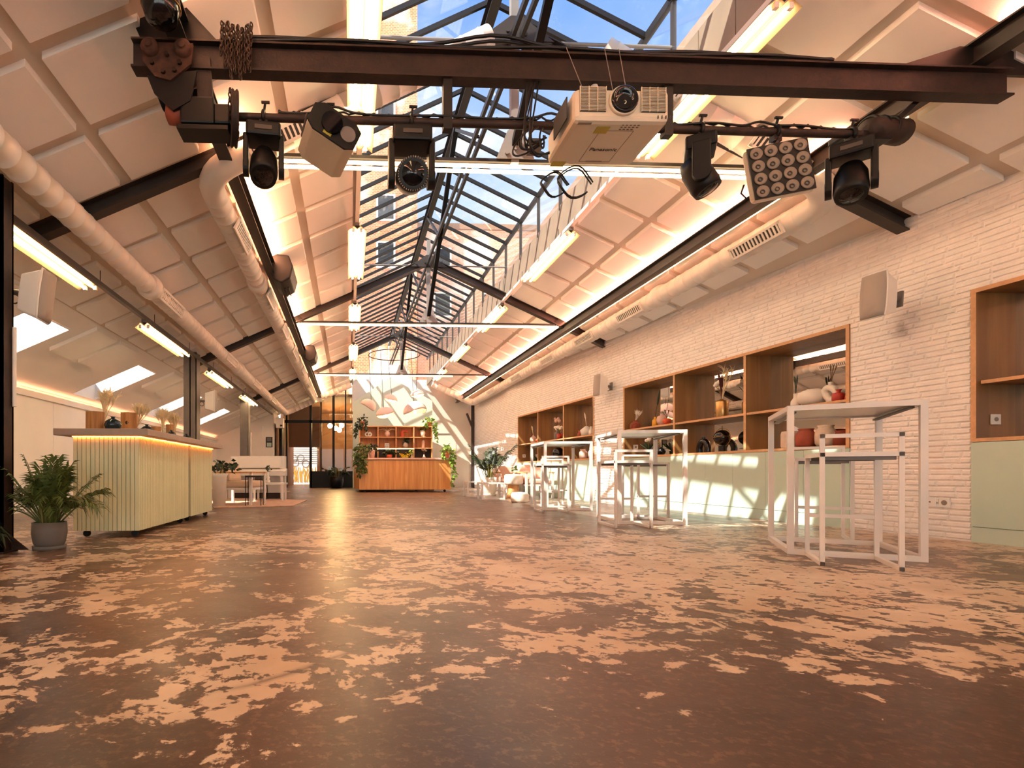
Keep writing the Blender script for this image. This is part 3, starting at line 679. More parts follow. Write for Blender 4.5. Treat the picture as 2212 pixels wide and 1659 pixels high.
# trolley and hoist at the left end
tc_ = onY(372, 150, BY)
t = thing('beam_trolley', 'rusty beam trolley clamped on the left end of the crossbeam', 'trolley', (tc_.x, BY, CH + 2.62 * K))
for sg in (-1, 1):
    p_ = MB(); cx, cz = tc_.x, tc_.z; y = BY + sg * .075
    p_.prism([(cx - .15, y, cz + .09), (cx + .15, y, cz + .09), (cx + .14, y, cz - .03), (cx + .02, y, cz - .13), (cx - .07, y, cz - .11), (cx - .14, y, cz - .02)], (0, .016 * sg, 0)); p_.build('side_plate', 'rustplate', t)
    for dx in (-.095, .095): MB().lathe([(.05, -.02), (.05, .02), (.03, .028), (.018, .028), (.018, .04)], (cx + dx, y + .02 * sg, cz + .05), 20, (0, sg, 0)).build('wheel', 'rustplate', t)
    for dx, dz in ((-.085, -.035), (.075, -.03), (.0, .015), (-.02, -.085), (.045, -.075)): MB().cyl((cx + dx, y + .022 * sg, cz + dz), .014, .022, (0, 1, 0), 6).build('bolt', 'chain', t)
MB().prism([(cx - .12, BY - .08, cz - .10), (cx + .17, BY - .08, cz - .06), (cx + .13, BY - .08, cz - .24), (cx + .03, BY - .08, cz - .30), (cx - .08, BY - .08, cz - .2)], (0, .015, 0)).build('hanger_plate', 'black', t)
MB().prism([(cx - .12, BY + .065, cz - .10), (cx + .17, BY + .065, cz - .06), (cx + .13, BY + .065, cz - .24), (cx + .03, BY + .065, cz - .30), (cx - .08, BY + .065, cz - .2)], (0, .015, 0)).build('hanger_plate', 'black', t)
hp = onY(440, 250, BY)
t = thing('chain_hoist', 'dark chain hoist with a rusty motor, hanging under the left end of the crossbeam', 'hoist', (hp.x, BY, hp.z))
MB().lathe([(.03, -.05), (.055, -.04), (.06, .02), (.05, .05)], (hp.x - .17, BY, hp.z), 16, (1, 0, 0)).build('motor', 'rustpot', t)
b = MB(); b.box((hp.x - .02, BY, hp.z - .01), (.20, .15, .16)); b.box((hp.x + .12, BY, hp.z - .02), (.10, .12, .12)); b.build('gearbox', 'black', t, bevel=.012)
MB().box((hp.x + .01, BY, hp.z - .11), (.30, .14, .025)).build('tray', 'black', t)
fins = MB()
for k in range(6): fins.cyl((hp.x - .10 + k * .012, BY, hp.z), .066, .005, (1, 0, 0), 16)
fins.build('cooling_fins', 'rust', t)
MB().bar((hp.x + .02, BY - .02, hp.z + .05), (hp.x + .0, BY - .02, hp.z + .33), .09, .02).build('hook_block', 'rust', t)
wp = onY(507, 260, BY)
MB().lathe([(.03, -.02), (.145, -.022), (.155, -.012), (.142, 0), (.155, .012), (.145, .022), (.03, .02)], (wp.x, BY - .01, wp.z), 28, (1, .25, 0)).build('hand_wheel', 'rust', t)
def chain(t, pts, name='chain', r=.0045, pitch=.024):
    mb = MB(); P = [Vector(p) for p in pts]; k = 0
    for a, b_ in zip(P[:-1], P[1:]):
        L = (b_ - a).length; n = max(1, int(L / pitch)); d = (b_ - a).normalized()
        x = d.orthogonal().normalized(); y = d.cross(x)
        for i in range(n):
            c = a + d * (i + .5) * L / n; sd = x if k % 2 else y; k += 1
            lp = [c + d * (pitch * .62 * math.cos(q)) + sd * (.009 * math.sin(q)) for q in [2 * PI * j / 8 for j in range(9)]]
            mb.tube(lp, r, 5, False)
    return mb.build(name, 'chain', t)
rnd = random.Random(4); pts = []
for k in range(13):
    x0 = onY(478 + k * 5.2, 90, BY - .07).x; top = onY(500, 72 + rnd.uniform(-3, 14), BY).z; bot = onY(500, 175 + rnd.uniform(-40, 24), BY).z
    pts += [(x0, BY - .07 + rnd.uniform(-.02, .01), top if k % 2 else bot), (x0 + .008, BY - .07 + rnd.uniform(-.02, .01), bot if k % 2 else top)]
ch = MB(); t2 = thing('hoist_chain', 'bunched rusty chain slung over the left part of the crossbeam', 'chain', (pts[0][0], BY, CH + 2.81 * K))
chain(t2, pts, 'chain_bundle'); p0 = onY(497, 190, BY - .06); p1 = onY(505, 300, BY - .04)
chain(t2, [p0, onY(496, 240, BY - .05), p1, onY(514, 300, BY - .02), onY(512, 225, BY - .02)], 'chain_loop')
# black dome lamp at the top left corner
p = onY(348, 8, 3.0)
t = thing('dome_speaker', 'black glossy horn hung at the top left above the crossbeam', 'horn', p)
MB().lathe([(.02, .17), (.08, .14), (.102, .02), (.102, -.03), (.082, -.09), (.04, -.115), (0, -.12)], p, 24).build('shell', 'gloss', t)
MB().torus(p + Vector((0, 0, -.02)), .103, .004).build('rim', 'brass', t)
# hanging pipe with stage lamps
pl_, pr_ = onY(512, 250, BY), onY(1858, 289, BY); PZ_ = CH + 2.342 * K
t = thing('rigging_pipe', 'dark round pipe hung below the crossbeam, carrying the stage lamps', 'pipe', (1.5, BY, PZ_))
MB().tube([(pl_.x, BY, PZ_), (pr_.x, BY, PZ_)], .024, 14).build('pipe', 'rust', t)
for px in (966, 1440): 
    q = onY(px, 200, BY); MB().bar((q.x, BY, PZ_ - .05), (q.x, BY, CH + 2.63 * K), .055, .05).build('hanger', 'steel', t)
cb = MB(); pts = []
for i in range(120):
    u = i / 119; x = pl_.x + .25 + u * (pr_.x - pl_.x - .3); pts.append((x, BY - .012 + .01 * math.sin(40 * u), PZ_ + .028 + .006 * math.sin(23 * u) ** 2 + .035 * max(0, math.sin(17 * u)) ** 14))
cb.tube(pts, .007, 6); pts = [(p_[0], p_[1] + .012, PZ_ + .028 + .02 * math.sin(33 * p_[0]) ** 4) for p_ in pts]; cb.tube(pts, .006, 6)
tag(cb.build('lamp_cable', 'cable'), 'black cables taped along the hanging pipe between the stage lamps', 'cable')
def clamp(t, x, drop=.05):
    c = MB(); c.torus((x, BY, PZ_), .034, .012, (1, 0, 0), 16, 6); c.box((x, BY, PZ_ - .045), (.05, .045, .04)); c.tube([(x, BY, PZ_ + .03), (x + .01, BY - .01, PZ_ + .085)], .008, 6); c.box((x + .012, BY - .012, PZ_ + .085), (.05, .012, .012))
    return c.build('clamp', 'black', t)
def moving_head(px, yaw, tilt, lab, tone='black', sz=1.0, ring=False):
    x = onY(px, 270, BY).x; t = thing('moving_head_lamp', lab, 'stage lamp', (x, BY, PZ_), group='moving head lamps on the pipe')
    clamp(t, x); R = rotz(yaw); o = Vector((x, BY, PZ_ - .065))
    b = MB(); b.box(o + R @ Vector((0, 0, -.045 * sz)), (.205 * sz, .17 * sz, .085 * sz), R); b.build('base', 'black', t, bevel=.014)
    d = MB(); d.box(o + R @ Vector((0, -.087 * sz, -.045 * sz)), (.10 * sz, .004, .025), R); d.build('display', 'darktext', t)
    for s_ in (-1, 1):
        a = MB(); a.box(o + R @ Vector((s_ * .105 * sz, 0, -.165 * sz)), (.032 * sz, .10 * sz, .21 * sz), R); a.cyl(o + R @ Vector((s_ * .105 * sz, 0, -.25 * sz)), .05 * sz, .034 * sz, R @ Vector((1, 0, 0)), 16)
        a.build('yoke_arm', tone, t, bevel=.008)
    ax = R @ Vector((0, -math.cos(tilt), -math.sin(tilt))); hc = o + Vector((0, 0, -.235 * sz))
    r_ = .085 * sz
    hd = MB().lathe([(.03 * sz, -.13 * sz), (.06 * sz, -.125 * sz), (r_ * .95, -.06 * sz), (r_, .06 * sz), (r_ * .92, .10 * sz), (r_ * .85, .10 * sz)], hc, 24, ax).build('head', tone, t)
    MB().lathe([(r_ * .84, .09 * sz), (r_ * .6, .105 * sz), (0.0, .112 * sz)], hc, 24, ax).build('lens', 'lens', hd)
    if ring:
        g = MB()
        for k in range(40):
            a_ = 2 * PI * k / 40; u = ax.orthogonal().normalized(); v = ax.cross(u); g.box(hc + ax * .098 * sz + (u * math.cos(a_) + v * math.sin(a_)) * r_ * .9, (.006, .006, .012))
        g.build('cooling_ring', 'greymetal', hd)
    return t
moving_head(570, .12, 1.05, 'black moving head stage lamp beside the hand wheel, first on the pipe from the left', sz=1.0)
moving_head(888, .0, .35, 'black moving head stage lamp with a round ribbed head facing out, left of the projector', sz=1.16, ring=True)
moving_head(1512, 1.05, 1.1, 'black moving head stage lamp turned sideways, just right of the projector', sz=1.0)
moving_head(1838, -.75, 1.15, 'black moving head stage lamp at the right end of the pipe', 'black', sz=1.05)
# gobo projector with a white faceted body
x = onY(710, 262, BY).x
t = thing('effect_projector', 'stage effect lamp with white faceted body and black front, tilted on the pipe', 'stage lamp', (x, BY, PZ_)); clamp(t, x)
R = Matrix.Rotation(.42, 3, 'Y') @ Matrix.Rotation(-.10, 3, 'X') @ rotz(.25); c0 = Vector((x, BY - .05, PZ_ - .17))
def octo(w_, h_, y, k=.32): return [Vector((sx_ * w_ / 2 * (1 - k * (a)), y, sz_ * h_ / 2 * (1 - k * (1 - a) * 1.2))) for sx_, sz_, a in ((-1, -1, 1), (1, -1, 1), (1, -1, 0), (1, 1, 0), (1, 1, 1), (-1, 1, 1), (-1, 1, 0), (-1, -1, 0))]
b = MB(); fr_ = [c0 + R @ p_ for p_ in octo(.30, .17, -.15)]; bk = [c0 + R @ p_ for p_ in octo(.30, .17, .16)]
b.add(fr_ + bk, [tuple(range(8)), tuple(range(8, 16))[::-1]] + [(i, (i + 1) % 8, 8 + (i + 1) % 8, 8 + i) for i in range(8)]); bd = b.build('body', 'cream', t, bevel=.006)
f_ = MB(); f_.prism([c0 + R @ p_ for p_ in octo(.30, .17, -.152)], R @ Vector((0, -.012, 0))); f_.build('front_panel', 'black', t)
MB().cyl(c0 + R @ Vector((-.02, -.17, 0)), .062, .02, R @ Vector((0, 1, 0)), 24).build('lens', 'lens', t)
MB().cyl(c0 + R @ Vector((.085, -.166, 0)), .045, .006, R @ Vector((0, 1, 0)), 20).build('dial', 'greypot', t)
MB().box(c0 + R @ Vector((-.02, -.165, -.062)), (.05, .004, .022), R).build('sticker', 'sticker', t)
MB().tube([(x - .13, BY - .02, PZ_ + .02), (x - .16, BY - .03, PZ_ - .12), (x - .13, BY - .04, PZ_ - .2)], .008, 6).build('safety_cable', 'cable', t)
# blinder panel of sixteen lamps
x = onY(1675, 280, BY).x; ct = onY(1680, 371, BY - .06)
t = thing('blinder_panel', 'square stage lamp with sixteen round cells, tilted, on the right part of the pipe', 'stage lamp', (x, BY, PZ_)); clamp(t, x)
R = Matrix.Rotation(-.14, 3, 'Y') @ Matrix.Rotation(-.05, 3, 'X') @ rotz(-.18)
MB().box(ct, (.36, .06, .34), R).build('casing', 'cream', t, bevel=.03)
MB().box(ct + R @ Vector((0, -.033, 0)), (.345, .006, .325), R).build('face', 'black', t)
for i in range(4):
    for j in range(4):
        q = ct + R @ Vector((-.126 + i * .084, -.038, -.12 + j * .08))
        cup = MB().lathe([(.037, 0), (.036, .006), (.02, .002), (0, 0)], q, 20, R @ Vector((0, -1, 0))).build('lamp_cell', 'greytext', t)
        MB().torus(q + R @ Vector((-.004, -.006, -.004)), .0115, .003, R @ Vector((0, 1, 0)), 14, 5).build('reflector_ring', 'darktext', cup)
MB().bar((x, BY, PZ_ - .05), ct + R @ Vector((0, .03, .17)), .05, .02).build('bracket', 'black', t)
MB().tube([ct + R @ Vector((-.19, .02, -.03)), ct + R @ Vector((-.215, .02, -.08)), ct + R @ Vector((-.19, .02, -.12))], .005, 6).build('handle', 'black', t)
# motor unit on the right end of the pipe
q = onY(1915, 283, BY + .1)
t = thing('hoist_motor', 'dark rusty hoist motor at the right end of the hanging pipe', 'hoist', q)
MB().lathe([(.02, -.20), (.06, -.19), (.075, -.1), (.055, -.02), (.075, .04), (.08, .14), (.03, .17)], q, 20, (1, .25, .12)).build('drum', 'rust', t)
MB().box(q + Vector((-.18, 0, -.06)), (.34, .12, .05)).build('gear_tray', 'black', t, bevel=.01)
for k in range(3): MB().torus(q + Vector((-.12 + .07 * k, .01, .02)), .07, .010, (1, .2, 0), 18, 6).build('cable_drum', 'black', t)
MB().bar(q + Vector((.05, .03, .05)), (q.x + .22, BY + .1, CH + 2.68 * K), .07, .03).build('hook_bar', 'rust', t)
# ---- video projector
YF = 3.13 * K; pw, ph, pd = .582 * K, .20 * K, .47 * K
pc_ = onY(1344, 244, YF); pcx = pc_.x; z0 = CH + 2.107 * K
t = thing('video_projector', 'large cream video projector hung in front of the crossbeam, lens facing the camera', 'projector', (pcx, YF + pd / 2, z0))
R = rotz(-.02); 
def PP(x, y, z): return Vector((pcx, YF, z0)) + R @ Vector((x, y, z))
body = MB().box(PP(0, pd / 2, ph / 2), (pw, pd, ph), R).build('body', 'cream', t, bevel=.028)
for sx_, cx_, gw in ((-1, -.165, .145), (1, .172, .135)):
    g = MB(); g.box(PP(cx_, -.002, .118), (gw, .008, .135), R); gg = g.build('intake_grille', 'grille', t)
    s_ = MB()
    for k in range(17): s_.box(PP(cx_, -.008, .055 + k * .0079), (gw, .006, .0024), R)
    for k in range(4): s_.box(PP(cx_ - gw / 2 + k * gw / 3, -.009, .118), (.003, .006, .135), R)
    s_.build('slats', 'cream', gg)
MB().lathe([(.078, -.02), (.082, .012), (.080, .018), (.072, .018)], PP(.004, 0, .108), 32, R @ Vector((0, -1, 0)), caps=False).build('lens_ring', 'cream', t)
ln = MB().lathe([(.074, .0), (.073, .03), (.066, .034), (.05, .012), (.03, .008), (0, .016)], PP(.004, 0, .108), 32, R @ Vector((0, -1, 0))).build('lens', 'lens', t)
bt = MB()
for cx_, cy_, wx, wy in ((.01, .23, .19, .30),): 
    for e_ in (-1, 1):
        bt.box(PP(cx_ + e_ * wx / 2, cy_, -.0006), (.0025, wy, .002), R); bt.box(PP(cx_, cy_ + e_ * wy / 2, -.0006), (wx, .0025, .002), R)
bt.build('filter_cover_outline', 'greytext', t)
MB().box(PP(-.08, .075, -.0008), (.075, .06, .002), R).build('sticker', 'sticker', t)
MB().box(PP(-.205, .41, -.0008), (.085, .055, .002), R).build('sticker', 'sticker', t)
MB().box(PP(-.20, .02, -.0008), (.075, .018, .002), R).build('sticker', 'greytext', t)
mk = MB()
for k in range(14): mk.box(PP(.02 + (k % 5) * .022, .03 + (k // 5) * .018, -.0008), (.012, .005, .002), R)
for k in range(4): mk.box(PP(.20 + k * .022, -.002, .026), (.004, .006, .016), R)
mk.build('indicator_marks', 'darktext', t)
def text_obj(s, name, loc, rot, size, m, parent, ext=.0008):
    cu = D.curves.new(name, 'FONT'); cu.body = s; cu.size = size; cu.extrude = ext; cu.align_x = 'CENTER'; cu.align_y = 'CENTER'
    tmp = D.objects.new(name, cu); COL.objects.link(tmp); dg = bpy.context.evaluated_depsgraph_get()
    me = D.meshes.new_from_object(tmp.evaluated_get(dg)); D.objects.remove(tmp)
    me.materials.clear(); me.materials.append(MT[m])
    mw = Matrix.Translation(loc) @ rot.to_4x4(); me.transform(mw)
    o = D.objects.new(name, me); COL.objects.link(o)
    if parent is not None: adopt(o, parent)
    return o
text_obj('Panasonic', 'lettering', PP(.012, .255, -.0016), R @ Matrix(((1, 0, 0), (0, -1, 0), (0, 0, -1))), .042, 'darktext', t)
MB().box(PP(.005, .375, -.0008), (.10, .008, .002), R).build('small_print', 'greytext', t)
MB().box(PP(-.292, .14, .10), (.006, .20, .12), R).build('side_vent', 'grille', t)
mt_ = MB(); mt_.prism([PP(-.15, .20, ph), PP(.15, .20, ph), PP(.13, .20, ph + .06), PP(.09, .20, ph + .09), PP(.08, .20, ph + .13), PP(-.02, .20, ph + .13), PP(-.04, .20, ph + .08), PP(-.13, .20, ph + .05)], (0, .10, 0))
mt_.build('mount', 'duct', t, bevel=.004)
MB().tube([PP(0.02, .34, ph + .02), (pcx + .02, BY, CH + 2.62 * K)], .022, 10).build('mount_pole', 'duct', t)
wr = MB()
for dx, bx in ((-.12, -.18), (.05, .06), (.13, .15)): wr.tube([PP(dx, .2, ph + .10), (pcx + bx, BY - .055, CH + 2.83 * K)], .0022, 5)
wr.build('safety_wire', 'kingpost', t)
rnd = random.Random(9); cb = MB()
for k in range(11):
    x0 = pcx - .40 + rnd.uniform(-.06, .06); y0 = BY - .05 + rnd.uniform(-.08, .05)
    top = Vector((x0 + rnd.uniform(-.02, .08), BY - .02, CH + 2.62 * K - (.0 if k < 5 else .28)))
    mid_ = Vector((x0 - .06 + rnd.uniform(-.08, .05), y0, CH + 2.26 * K + rnd.uniform(-.1, .06))); end = Vector((pcx - .31 + rnd.uniform(-.02, .06), YF + .36, z0 + rnd.uniform(.02, .14)))
    lo_ = Vector((x0 + rnd.uniform(-.12, .02), y0, CH + 2.05 * K + rnd.uniform(-.06, .1)))
    P = [top, mid_, lo_, end]; pts = []
    for i in range(18):
        u = i / 17; b_ = [(1 - u) ** 3, 3 * u * (1 - u) ** 2, 3 * u * u * (1 - u), u ** 3]; pts.append(sum((P[q_] * b_[q_] for q_ in range(4)), Vector()))
    cb.tube(pts, .0055, 6)
for k in range(4):
    c_ = Vector((pcx - .12 + rnd.uniform(-.1, .12), YF + .50 + rnd.uniform(0, .05), z0 - .04)); rr = rnd.uniform(.06, .13)
    cb.tube([c_ + Vector((rr * math.cos(a_), .02 * math.sin(3 * a_), rr * .8 * math.sin(a_) - .02)) for a_ in [PI * 2 * i / 22 for i in range(20)]], .005, 6)
tag(cb.build('projector_cable', 'cable'), 'tangle of black cables hanging down beside the left of the projector', 'cable')
q = onY(1153, 318, BY + .5)
tag(MB().box(q, (.09, .09, .08)).build('junction_box', 'greymetal', bevel=.006), 'small grey box hung on the first truss left of the projector', 'box')
# ================================================================== SPEAKERS
def wall_speaker(loc, yaw, lab, name='wall_speaker', sz=1.0, side=1, pitch=0.0):
    t = thing(name, lab, 'speaker', loc, group='white wall speakers'); R = rotz(yaw) @ Matrix.Rotation(pitch, 3, 'X'); o = Vector(loc)
    b = MB(); n = 10; hw, hh, dp = .105 * sz, .195 * sz, .17 * sz
    outl = []
    for s_ in (1, -1):
        for i in range(n + 1):
            u = i / n * 2 - 1; outl.append((s_ * hw * (1 - .10 * u * u), s_ * hh * u * (1)))
    fr_ = [o + R @ Vector((x_, -dp * .5 , z_)) for x_, z_ in outl]; bk = [o + R @ Vector((x_ * .62, dp * .5, z_ * .74)) for x_, z_ in outl]
    m_ = len(outl); b.add(fr_ + bk, [tuple(range(m_)), tuple(range(m_, 2 * m_))[::-1]] + [(i, (i + 1) % m_, m_ + (i + 1) % m_, m_ + i) for i in range(m_)], False); b.build('cabinet', 'cream' if sz > 5 else 'white', t, bevel=.01)
    g = MB(); vs = []; k = 8
    f0 = [o + R @ Vector((x_ * 1.04, -dp * .5 - .004, z_ * 1.02)) for x_, z_ in outl]; f1 = [o + R @ Vector((x_ * 1.0, -dp * .5 - .022, z_)) for x_, z_ in outl]; f2 = [o + R @ Vector((x_ * .55, -dp * .5 - .048, z_ * .96)) for x_, z_ in outl]
    g.add(f0 + f1 + f2, [(i, (i + 1) % m_, m_ + (i + 1) % m_, m_ + i) for i in range(m_)] + [(m_ + i, m_ + (i + 1) % m_, 2 * m_ + (i + 1) % m_, 2 * m_ + i) for i in range(m_)] + [tuple(range(2 * m_, 3 * m_)), tuple(range(m_))[::-1]], True)
    g.build('front_grille', 'spkgrille', t); rm = MB(); rm.tube([p_ + R @ Vector((0, -.002, 0)) for p_ in f0] + [f0[0] + R @ Vector((0, -.002, 0))], .008, 6, False); rm.build('rim', 'white', t)
    br_ = MB(); br_.tube([o + R @ Vector((0, dp * .5, 0)), o + R @ Vector((0, dp * .5 + .10, 0))], .022, 10); br_.box(o + R @ Vector((0, dp * .5 + .10, 0)), (.07, .02, .14), R); br_.torus(o + R @ Vector((0, dp * .5 + .05, -.05)), .035, .006, R @ Vector((1, 0, 0)), 14, 5)
    br_.build('bracket', 'greymetal', t); return t
p = onW(1905, 642, .36); wall_speaker((p.x, p.y, p.z), -PI / 2 + .14, 'white speaker on a bracket on the brick wall above the nearest bar table', pitch=-.06)
p = onW(1300, 833, .25); wall_speaker((p.x, p.y, p.z), -PI / 2 + .12, 'white speaker on the brick wall between the two far shelving niches', pitch=-.05)
wall_speaker((-2.38, 4.12, CH + 1.335), PI / 2 + .08, 'cream speaker mounted on the dark column at the left edge', sz=.92, pitch=.12)
p = onX(433, 857, -2.47); wall_speaker((-2.47, 9.52, p.z), PI / 2 + .25, 'cream speaker mounted on the grey column behind the fluted counter', sz=.95)
def dark_speaker(px0, py0, lab, y):
    x = PLX + .14; o = Vector((x, y, CH + 2.71)); t = thing('ceiling_speaker', lab, 'speaker', o, group='dark speakers under the left purlin')
    b = MB(); prof = [(-.20, .02), (-.12, -.10), (0, -.145), (.12, -.10), (.16, 0), (.10, .10), (-.20, .12)]
    b.prism([o + Vector((a_ * 1.0, -.30, c_ * 1.5)) for a_, c_ in prof], (0, .6, 0)); b.build('cabinet', 'steel', t, bevel=.02)
    s_ = MB()
    for k in range(3): s_.box(o + Vector((-.02 + k * .045, .1, -.212 + (0 if k == 1 else .015))), (.014, .34, .02))
    s_.build('slots', 'black', t); MB().bar(o + Vector((-.1, 0, .15)), o + Vector((-.2, 0, .36)), .05, .02).build('bracket', 'steel', t)
    return t

dark_speaker(0, 0, 'dark rounded speaker under the left purlin, the nearer of two', 7.35)
dark_speaker(0, 0, 'dark rounded speaker under the left purlin, the further of two', 12.35)
# ================================================================== SHELVING NICHES ON THE RIGHT WALL
WANG = math.atan(-WXS)                                    # wall runs a little inwards with distance
def Wp(y, z, off=0.0): return Vector((wallx(y) + off, y, z))
def wprism(mb, y0, y1, z0, z1, o0, o1): return wbox(mb, y0, y1, z0, z1, o0, o1)
SHZ = 1.335
nic_lab = ['brown plywood shelving recessed in the brick wall at the right edge of the picture', 'wide brown plywood shelving of three bays behind the two nearest bar tables', 'far brown plywood shelving of three bays, behind the furthest bar table']
divs = [[2.6, 0.9], [onW(1456, 900).y, onW(1609, 900).y], [onW(1162, 950).y, onW(1217, 920).y]]
doors = [[3.2, 2.2, 1.2, .2], [onW(p_, 1050).y for p_ in (1526, 1585, 1655.6, 1738)], [onW(p_, 1010).y for p_ in (1160, 1205, 1245)]]
for i, (a, b) in enumerate(NIC):
    t = thing('shelf_unit', nic_lab[i], 'shelving', Wp((a + b) / 2, SILL, .02), group='plywood shelving niches')
    mb = MB(); th = .035
    wprism(mb, a, b, NTOP - th, NTOP, -.012, NDEP); wprism(mb, a, b, SILL - .03, SILL, -.012, NDEP)
    wprism(mb, a, a + th, SILL, NTOP - th, -.012, NDEP); wprism(mb, b - th, b, SILL, NTOP - th, -.012, NDEP)
    mb.build('carcass', 'ply', t)
    e = MB()
    wprism(e, a, b, NTOP - th, NTOP, -.016, -.012); wprism(e, a, b, SILL - .03, SILL, -.016, -.012)
    wprism(e, a, a + th, SILL, NTOP - th, -.016, -.012); wprism(e, b - th, b, SILL, NTOP - th, -.016, -.012); e.build('edging', 'plyedge', t)
    dv = divs[i]
    for y in dv:
        d = MB(); wprism(d, y - .018, y + .018, SILL, NTOP - th, .0, NDEP); d = d.build('divider', 'ply', t)
        x_ = MB(); wprism(x_, y - .018, y + .018, SILL, NTOP - th, -.004, .0); x_.build('edging', 'plyedge', d)
    lims = sorted([a + th, b - th] + dv)
    for y0, y1 in zip(lims[:-1], lims[1:]):
        s_ = MB(); wprism(s_, y0 + .018, y1 - .018, SHZ - .028, SHZ, .01, NDEP); s_ = s_.build('shelf', 'ply', t)
        x_ = MB(); wprism(x_, y0 + .018, y1 - .018, SHZ - .028, SHZ, .006, .01); x_.build('edging', 'plyedge', s_)
        m_ = MB(); wprism(m_, y0, y1, SILL, NTOP - th, NDEP - .012, NDEP); m_.build('mirror_back', 'mirror', t)
    c = thing('base_cabinet', ['mint green base cabinet at the right edge, beneath the near shelving', 'long mint green base cabinet beneath the middle shelving', 'mint green base cabinet beneath the far shelving'][i], 'cabinet', Wp((a + b) / 2, 0, .05), group='mint green base cabinets')
    k = MB(); wprism(k, a, b, .0, SILL - .032, .004, NDEP); k.build('carcass', 'darkbrown', c)
    k = MB(); wprism(k, a, b, 0, .125, -.010, .004); k.build('plinth', 'mint', c)
    ys_ = sorted([a, b] + [y for y in doors[i] if a < y < b])
    for y0, y1 in zip(ys_[:-1], ys_[1:]):
        k = MB(); wprism(k, y0 + .002, y1 - .002, .129, SILL - .034, -.014, .004); k.build('door', 'mint', c)
# sockets
def socket(px, py, lab, off=0.0, hole=True, grp='white wall sockets'):
    p = onW(px, py, -off + .012) if off == 0 else Vector((wallx(onW(px, py, -off).y) + off, onW(px, py, -off).y, onW(px, py, -off).z))
    t = thing('wall_socket', lab, 'socket', p, group=grp); R = rotz(-PI / 2 - WANG * 0)
    MB().box(p, (.012, .085, .085)).build('plate', 'socket', t, bevel=.003)
    MB().cyl(p + Vector((-.007, 0, 0)), .022 if hole else .008, .004, (1, 0, 0), 16).build('inset', 'greytext', t)
socket(2010, 1084, 'left of two white sockets low on the brick wall by the nearest bar table', hole=False)
socket(2041, 1086, 'right of two white sockets low on the brick wall by the nearest bar table')
def sidesock(px, py, bay_y, lab):
    p = Wp(bay_y - .055, onY(px, py, bay_y).z, .17); p.x = onY(px, py, bay_y - .04).x; t = thing('wall_socket', lab, 'socket', p, group='sockets inside the shelving')
    p.y = bay_y - .042; t.location = p
    MB().box(p, (.085, .010, .085)).build('plate', 'socket', t, bevel=.003); MB().cyl(p + Vector((0, -.006, 0)), .018, .004, (0, 1, 0), 14).build('inset', 'greytext', t)
sidesock(2150, 907, NIC[0][1], 'white socket inside the shelving at the right edge of the picture')
sidesock(1132, 985, NIC[2][1], 'white socket on the end panel of the far shelving')
sidesock(1373, 966, NIC[1][1], 'white socket on the end panel of the middle shelving, above the white stool back')
# stains of soot left by the wall speaker
# ------------------------------------------------------------------ vases and ornaments (built where they stand)
def vase(name, loc, prof, m, lab, cat='vase', grp=None, n=22):
    t = thing(name, lab, cat, loc, group=grp); MB().lathe(prof, loc, n).build('body', m, t); return t
def scale(prof, r, h): 
    mr = max(p[0] for p in prof); mh = max(p[1] for p in prof); return [(p[0] / mr * r, p[1] / mh * h) for p in prof]
BOTTLE = [(.0, 0), (.9, 0), (1, .05), (1, .55), (.9, .68), (.42, .78), (.36, .95), (.42, 1.0), (.36, 1.0), (.3, .8), (0, .7)]
JAR = [(0, 0), (.72, 0), (.95, .15), (1, .45), (.95, .72), (.70, .86), (.68, .92), (.78, 1.0), (.70, 1.0), (.6, .88), (0, .5)]
GLOBEV = [(0, 0), (.5, 0), (.85, .18), (1, .42), (.88, .66), (.5, .82), (.22, .88), (.20, .95), (.32, 1.0), (.26, 1.0), (.15, .9), (0, .8)]
BOWLV = [(0, 0), (.55, 0), (.9, .25), (1, .55), (.93, .8), (.5, .96), (.4, 1.0), (.33, 1.0), (.3, .9), (0, .6)]
SLIM = [(0, 0), (.9, 0), (1, .2), (.95, .45), (.6, .62), (.42, .75), (.42, .95), (.5, 1.0), (.4, 1.0), (.35, .8), (0, .6)]
def stems(t, base, n, h, spread, m, tip=None, tipr=.02, name='stem', seed=1, lean=(0, 0), tipm=None):
    rr = random.Random(seed); mb = MB(); tp = MB(); base = Vector(base)
    for k in range(n):
        a = rr.uniform(0, 2 * PI); s_ = rr.uniform(.2, 1) * spread; hh = h * rr.uniform(.75, 1)
        e = base + Vector((math.cos(a) * s_ + lean[0], math.sin(a) * s_ + lean[1], hh)); mid = base.lerp(e, .5) - Vector((math.cos(a), math.sin(a), 0)) * s_ * .15
        mb.tube([base, mid, e], .0035, 5)
        if tip == 'ball': tp.sph(e, tipr * rr.uniform(.7, 1.1), 8)
        elif tip == 'spike': tp.lathe([(0, -tipr * 2), (tipr * .5, -tipr), (tipr * .45, tipr * 3), (0, tipr * 5)], e, 8, (e - mid))
        elif tip == 'plume':
            for j in range(14):
                d = (e - mid).normalized(); b_ = mid.lerp(e, .45 + .55 * j / 14); v = Vector((rr.uniform(-1, 1), rr.uniform(-1, 1), rr.uniform(.6, 2.2))).normalized() * tipr * rr.uniform(1.2, 3)
                tp.tube([b_, b_ + v * .5 + d * .01, b_ + v + Vector((v.x, v.y, 0)) * .3], [.004, .003, .001], 4, False)
    s_ = mb.build(name, m, t)
    if tip: tp.build('flower_head' if tip != 'plume' else 'plume', tipm or m, t)
    return t
def onshelf(px, py, z, off):                               # stands on the shelf/sill at height z, off deep into the niche
    p = onW(px, py, -off); return Vector((wallx(p.y) + off, p.y, z))
S1, S0 = SHZ, SILL
